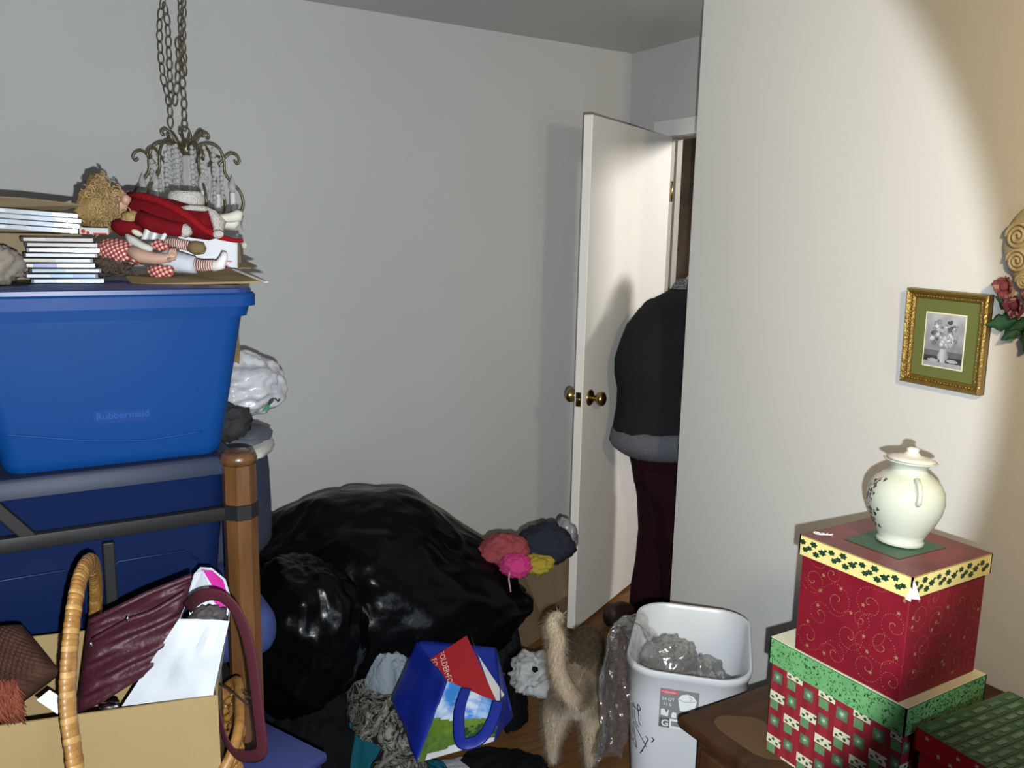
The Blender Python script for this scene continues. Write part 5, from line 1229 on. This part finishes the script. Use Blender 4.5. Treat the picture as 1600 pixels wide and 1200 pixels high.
o_ = fq[0]; fq = [p - nn*((p-o_).dot(nn)) for p in fq]
M().slab([p-nn*.002 for p in fq], nn*.002).build('cover', mat('red_folder_card', (.34, .012, .016), .5), rf)
vd = (fq[1]-fq[0]).normalized(); ud = (at(718, 1096, 2.3)-at(690, 1010, 2.44)); ud = (ud-nn*ud.dot(nn)).normalized(); vv = nn.cross(ud); vv = vv if vv.dot(UP) > 0 else -vv
tx = Decal(); pl = Pl(fq[0], ud, vv, nn)
for r_ in range(3):
    tx.text(pl, (-.010, .004, .010)[r_], .024-.026*r_+.008, ('FOLDER•FOLDER•', 'FOLDER•FOLD', 'FOLDER•F')[r_], .0235, off=.0008)
# keep only the lettering that lies on the folder
import mathutils.geometry as mg
f2 = [((p-fq[0]).dot(ud), (p-fq[0]).dot(vv)) for p in fq]
def inside(p):
    x, y = (p-fq[0]).dot(ud), (p-fq[0]).dot(vv); r = False
    for i in range(len(f2)):
        (x1, y1), (x2, y2) = f2[i], f2[i-1]
        if (y1 > y) != (y2 > y) and x < (x2-x1)*(y-y1)/(y2-y1)+x1: r = not r
    return r
keep = [f for f in tx.f if all(inside(tx.v[i]) for i in f)]; tx.f = keep; tx.mi = [0]*len(keep)
tx.build('lettering', mat('pink_white_lettering', (.72, .50, .50), .5), rf, fix=False)
M().slab([p-nn*.006+V((.004,0,.002)) for p in (at(733, 992, 2.46), at(742, 1020, 2.42), at(785, 1085, 2.27), at(772, 1100, 2.24))], nn*.0015).build('inner_sheet', white_p, rf)

# lidded blue box at the bottom left of the floor
bz = .44; qB, qR = atZ(412, 1126, bz), atZ(512, 1176, bz)
ex = (qR-qB).normalized(); lx = (qR-qB).length; ey = V((-ex.y, ex.x, 0)); ey = -ey if ey.dot(FH_) > 0 else ey; ly = .20
c_ = (qB+qR)/2 + ey*ly/2; r_ = Matrix((ex, ey, UZ)).transposed()
bbx = thing('blue_storage_box', 'low periwinkle lidded storage box under the purse strap', 'storage box', (c_.x, c_.y, 0))
M().box(V((c_.x, c_.y, bz-.011)), (lx, ly, .022), r_, bevel=.006).build('lid', mat('periwinkle_lid', (.032, .042, .16), .5), bbx, angle=40)
M().box(V((c_.x, c_.y, .21)), (lx-.016, ly-.016, .418), r_, bevel=.008, taper=.92).build('body', mat('deep_blue_box', (.007, .010, .06), .5), bbx, angle=40)

# ------------------------------------------------------------------ the dog
DO = V((1.385, 1.885, 0)); DA = math.atan2(.735, .678); dr3 = Matrix.Rotation(DA, 3, 'Z')
def dl(x, y, z): return DO + dr3 @ V((x, y, z))
J = {'pelvis': (dl(.025, 0, .265), .072, .072), 'sp1': (dl(.12, 0, .275), .074, .080), 'chest': (dl(.25, 0, .255), .085, .09), 'neck': (dl(.33, 0, .255), .055, .055), 'head': (dl(.395, 0, .215), .055, .055), 'muz': (dl(.44, 0, .175), .032, .03),
     **{'tail%d' % i: (p, r, r) for i, (p, r) in enumerate(zip([at(898, 1092, 2.20), at(882, 1072, 2.165), at(870, 1045, 2.15), at(868, 1018, 2.15), at(873, 1000, 2.15), at(866, 985, 2.15), at(861, 972, 2.15), at(868, 962, 2.16), at(880, 961, 2.17)], [.024, .024, .025, .025, .024, .023, .021, .017, .011]))}}
ed = [('pelvis', 'sp1'), ('sp1', 'chest'), ('chest', 'neck'), ('neck', 'head'), ('head', 'muz'), ('pelvis', 'tail0')] + [('tail%d' % i, 'tail%d' % (i+1)) for i in range(8)]
for s, nm in ((1, 'l'), (-1, 'r')):
    J.update({'hip'+nm: (dl(.030, .047*s, .205), .072, .078), 'knee'+nm: (dl(.045, .058*s, .145), .050, .054), 'hock'+nm: (dl(-.022, .058*s, .080), .023, .024), 'hpas'+nm: (dl(-.008, .056*s, .030), .018, .019), 'hpaw'+nm: (dl(.018, .056*s, .018), .019, .017),
              'sho'+nm: (dl(.26, .050*s, .20), .042, .045), 'elb'+nm: (dl(.245, .060*s, .140), .026, .028), 'wri'+nm: (dl(.262, .060*s, .065), .019, .019), 'fpaw'+nm: (dl(.278, .060*s, .018), .021, .017)})
    ed += [('pelvis', 'hip'+nm), ('hip'+nm, 'knee'+nm), ('knee'+nm, 'hock'+nm), ('hock'+nm, 'hpas'+nm), ('hpas'+nm, 'hpaw'+nm), ('chest', 'sho'+nm), ('sho'+nm, 'elb'+nm), ('elb'+nm, 'wri'+nm), ('wri'+nm, 'fpaw'+nm)]
dbm = skin_mesh(J, ed, 'pelvis', 2)
def dcol(p):
    q = dr3.transposed() @ (p-DO); n = .12*noise.noise(q*14)
    k = max(0, min(1, (q.x-.0)*5 + (q.z-.245)*9 + n*2)) if q.x > -.03 and q.z < .36 else 0    # brown saddle
    k *= 1-.65*max(0, min(1, (.075-q.x)*25))*max(0, min(1, (.265-q.z)*25))
    a = V((.40, .31, .21)); b = V((.115, .080, .042)); c = a.lerp(b, k)
    c = c.lerp(V((.54, .51, .45)), .7*max(0, min(1, (.03-q.x)*22))*max(0, 1-abs(q.z-.19)/.09)*max(0, 1-abs(q.y)/.085))
    c = c.lerp(V((.42, .39, .35)), .6*max(0, min(1, (.09-q.z)*14)))
    return tuple(c*(1+n))
fur = mat('dog_fur', (.5, .4, .3), .85, vcol=True, bump=(140, .5))
dog = thing('dog', 'small tan and cream dog with curled tail seen from behind', 'dog', DO)
dbm.c = [dcol(sum((dbm.v[i] for i in f), V())/len(f)) for f in dbm.f]
dbm.build('body', fur, dog, smooth=True)
lean = dr3 @ V((-.7, 0, -.55))
hs = strands(dbm, 46000, .020, lean, 3, .0007, cond=lambda q: q.z > .02); hs.c = [dcol(hs.v[f[0]]) for f in hs.f]
hso = hs.build('fur', fur, dog, fix=False); hso['kind'] = 'stuff'
for s in (1, -1):
    def ear(u, v, s=s): return dl(.385-.03*v, s*(.042+.022*v+.0*u), .250-.03*v) + dr3 @ V(((u-.5)*.045*(1-.75*v), 0, 0))
    M().sheet(ear, 5, 6, .006).build('ear', mat('dark_ear_fur', (.09, .06, .04), .9), dog, smooth=True)
M().ell(dl(.470, 0, .168), (.011, .012, .009), None, 10, 8).build('nose', mat('dog_nose', (.01, .01, .01), .3), dog, smooth=True)
for s in (1, -1): M().ell(dl(.432, s*.030, .222), (.008, .008, .008), None, 10, 8).build('eye', mat('dog_eye', (.015, .008, .005), .1), dog, smooth=True)
M().ell(dl(-.048, 0.004, .262), (.012, .010, .016), None, 10, 8).build('rump_patch', mat('dark_skin', (.05, .03, .025), .7), dog, smooth=True)
# ------------------------------------------------------------------ the person in the doorway
PB = V((2.28, 2.50, 0)); YP = 2.50
pn = thing('person', 'person in dark fleece and maroon trousers leaving through the open door', 'person', PB)
skn = mat('skin', (.52, .32, .23), .5); fle = mat('charcoal_fleece', (.016, .017, .019), .95, spec=.1, bump=(120, .4)); mar = mat('maroon_trousers', (.020, .0045, .008), .95, spec=.1, bump=(60, .2)); hemm = mat('grey_knit_hem', (.13, .14, .165), .95, bump=(190, 1.0))
hxy = [(2.27, 2.50, .86), (2.25, 2.50, 1.05), (2.26, 2.50, 1.24), (2.345, 2.50, 1.385), (2.385, 2.50, 1.44), (2.50, 2.50, 1.47), (2.53, 2.50, 1.54)]
J = {'pelvis': (hxy[0], .11, .14), 'waist': (hxy[1], .10, .12), 'chest': (hxy[2], .11, .15), 'nb': (hxy[3], .06, .07), 'neck': (hxy[4], .05, .05), 'head': (hxy[5], .085, .075), 'crown': (hxy[6], .06, .055)}
ed = [('pelvis', 'waist'), ('waist', 'chest'), ('chest', 'nb'), ('nb', 'neck'), ('neck', 'head'), ('head', 'crown')]
legs = {1: [(2.28, 2.575, .80), (2.30, 2.58, .45), (2.27, 2.60, .095), (2.33, 2.60, .035)], -1: [(2.28, 2.425, .80), (2.36, 2.42, .45), (2.40, 2.42, .085), (2.49, 2.42, .035)]}
arms = {1: [(2.28, 2.655, 1.30), (2.27, 2.68, 1.06), (2.45, 2.62, 1.00)], -1: [(2.28, 2.345, 1.30), (2.26, 2.315, 1.05), (2.46, 2.345, 1.00)]}
for s, nm in ((1, 'l'), (-1, 'r')):
    L_ = legs[s]; A_ = arms[s]
    J.update({'hip'+nm: (L_[0], .085, .085), 'knee'+nm: (L_[1], .055, .055), 'ank'+nm: (L_[2], .035, .035), 'toe'+nm: (L_[3], .03, .025), 'sh'+nm: (A_[0], .055, .055), 'el'+nm: (A_[1], .042, .042), 'wr'+nm: (A_[2], .026, .030), 'pa'+nm: (V(A_[2])+V((.06, 0, -.005)), .016, .034)})
    ed += [('pelvis', 'hip'+nm), ('hip'+nm, 'knee'+nm), ('knee'+nm, 'ank'+nm), ('ank'+nm, 'toe'+nm), ('chest', 'sh'+nm), ('sh'+nm, 'el'+nm), ('el'+nm, 'wr'+nm), ('wr'+nm, 'pa'+nm)]
    for q, (dy, ln) in enumerate(((-.026, .055), (-.009, .066), (.009, .062), (.025, .048))):
        p0 = V(A_[2])+V((.085, dy*.9, -.004)); J['f%s%d' % (nm, q)] = (p0, .0095, .0095); J['g%s%d' % (nm, q)] = (p0+V((ln*.5, dy*.1, -.010)), .0085, .0085); J['h%s%d' % (nm, q)] = (p0+V((ln*.8, dy*.1, -.034)), .007, .007)
        ed += [('pa'+nm, 'f%s%d' % (nm, q)), ('f%s%d' % (nm, q), 'g%s%d' % (nm, q)), ('g%s%d' % (nm, q), 'h%s%d' % (nm, q))]
    p0 = V(A_[2])+V((.035, -.034*s, -.012)); J['t'+nm] = (p0, .011, .011); J['u'+nm] = (p0+V((.036, -.016*s, -.012)), .009, .009); ed += [('wr'+nm, 't'+nm), ('t'+nm, 'u'+nm)]
skin_mesh(J, ed, 'pelvis', 2).build('body', skn, pn, smooth=True)
hcn = V((2.515, 2.50, 1.485))
M().ell(hcn+V((.088, 0, -.01)), (.022, .014, .024), None, 12, 8).build('nose', skn, pn, smooth=True)
for s in (1, -1):
    M().ell(hcn+V((.070, .032*s, .012)), (.014, .014, .010), None, 10, 8).build('eye', mat('eye_white', (.7, .7, .7), .2), pn, smooth=True)
    M().ell(hcn+V((-.005, .080*s, -.005)), (.018, .010, .030), None, 10, 8).build('ear', skn, pn, smooth=True)
M().ell(hcn+V((.072, 0, -.05)), (.012, .024, .007), None, 10, 8).build('mouth', mat('lips', (.35, .12, .10), .5), pn, smooth=True)
hairp = M().ell(hcn+V((-.018, 0, .022)), (.095, .094, .100), None, 28, 18, lambda p: p*(1+.06*fr(p*3)) if (p.x < .35 or p.z > .3) else p*.72)
hairp.build('hair', mat('dark_hair', (.018, .013, .01), .55, bump=(60, .5, (1, 1, .2))), pn, smooth=True)
def body_loft(rows, n=40, wob=.03, seed=0, yc=YP, ry=.9):
    m_ = M(); vs = []
    for i, (y, xl, rx) in enumerate(rows):
        pL = atY(xl, y, yc+.02); c = V((pL.x+rx*.96, yc, pL.z)); 
        for k in range(n):
            a = 2*math.pi*k/n; w_ = 1+wob*noise.noise(V((math.cos(a)*2.2, math.sin(a)*2.2, c.z*5+seed)))+wob*.6*noise.noise(V((math.cos(a)*5, math.sin(a)*5, c.z*3)))
            vs.append(c+V((rx*math.cos(a)*w_, rx*ry*math.sin(a)*w_, 0)))
    N = len(rows); fs = [(i*n+k, i*n+(k+1) % n, (i+1)*n+(k+1) % n, (i+1)*n+k) for i in range(N-1) for k in range(n)]; fs.append(tuple(range(n))); fs.append(tuple(range((N-1)*n, N*n)))
    return m_.add(vs, fs)
swt = body_loft([(444, 1058, .060), (455, 1046, .082), (468, 1026, .118), (485, 1006, .145), (510, 989, .165), (540, 978, .178), (565, 971, .184), (590, 971, .182), (612, 975, .178), (640, 974, .182), (665, 970, .190), (680, 968, .196)])
swt.build('fleece', fle, pn, smooth=True)
JA = {}; ed = []
for s, nm in ((1, 'l'), (-1, 'r')):
    A_ = arms[s]; JA.update({'c'+nm: (V(A_[0])+V((0, -.06*s, 0)), .07, .07), 's'+nm: (A_[0], .072, .072), 'e'+nm: (A_[1], .060, .060), 'w'+nm: (V(A_[1]).lerp(V(A_[2]), .92), .042, .042)}); ed = [('c'+nm, 's'+nm), ('s'+nm, 'e'+nm), ('e'+nm, 'w'+nm)]
    skin_mesh({k: v for k, v in JA.items() if k[-1] == nm}, ed, 'c'+nm, 2).build('sleeve', fle, pn, smooth=True)
hem = body_loft([(670, 970, .193), (680, 966, .200), (694, 963, .203), (702, 968, .198), (708, 976, .190), (712, 982, .18)], 56, .035, 4)
hem.build('hem_band', hemm, pn, smooth=True)
hmt = strands(hem, 2600, .012, (0, 0, -.3), 5, .0012, jit=.9); hm_o = hmt.build('hem_fuzz', hemm, pn, fix=False); hm_o['kind'] = 'stuff'
body_loft([(436, 1058, .055), (446, 1052, .066), (452, 1050, .072)], 30, .03, 6).build('collar', printm('speckled_collar', (.02, .02, .025), (.28, .28, .30), 45), pn, smooth=True)
def trouser(rows, dy, seed):
    return body_loft(rows, 28, .05, seed, YP+dy, 1.0)
tro = body_loft([(690, 985, .165), (705, 988, .160), (735, 994, .150), (760, 998, .145)], 32, .03, 8); tro.build('trouser_seat', mar, pn, smooth=True)
trouser([(735, 994, .105), (780, 1000, .098), (830, 1002, .090), (880, 996, .086), (920, 989, .084), (950, 987, .086)], .075, 9).build('trouser_leg', mar, pn, smooth=True)
trouser([(735, 1006, .105), (780, 1018, .098), (830, 1028, .090), (880, 1034, .086), (930, 1038, .084), (975, 1040, .088)], -.075, 10).build('trouser_leg', mar, pn, smooth=True)
shm = mat('brown_shoe', (.028, .014, .008), .55)
def shoe(heel, dirv):
    d = V(dirv).normalized(); s_ = V((-d.y, d.x, 0)); m_ = M(); secs = [(0, .030, .075), (.03, .036, .085), (.08, .038, .090), (.13, .040, .065), (.19, .045, .050), (.24, .040, .040), (.262, .022, .026)]
    vs = []; n = 14
    for x, w_, h in secs:
        for k in range(n):
            a = 2*math.pi*k/n; vs.append(heel+d*x+s_*(w_*math.cos(a))+UZ*(h/2+h/2*math.sin(a)*(1 if math.sin(a) > 0 else 1)))
    m_.add(vs, [(i*n+k, i*n+(k+1) % n, (i+1)*n+(k+1) % n, (i+1)*n+k) for i in range(len(secs)-1) for k in range(n)]+[tuple(range(n)), tuple(range((len(secs)-1)*n, len(secs)*n))])
    m_.build('shoe', shm, pn, smooth=True)
h1 = atZ(949, 978, 0); shoe(V((h1.x, h1.y, 0)), (1, .12, 0)); shoe(V((2.35, 2.42, 0)), (1, 0, 0))
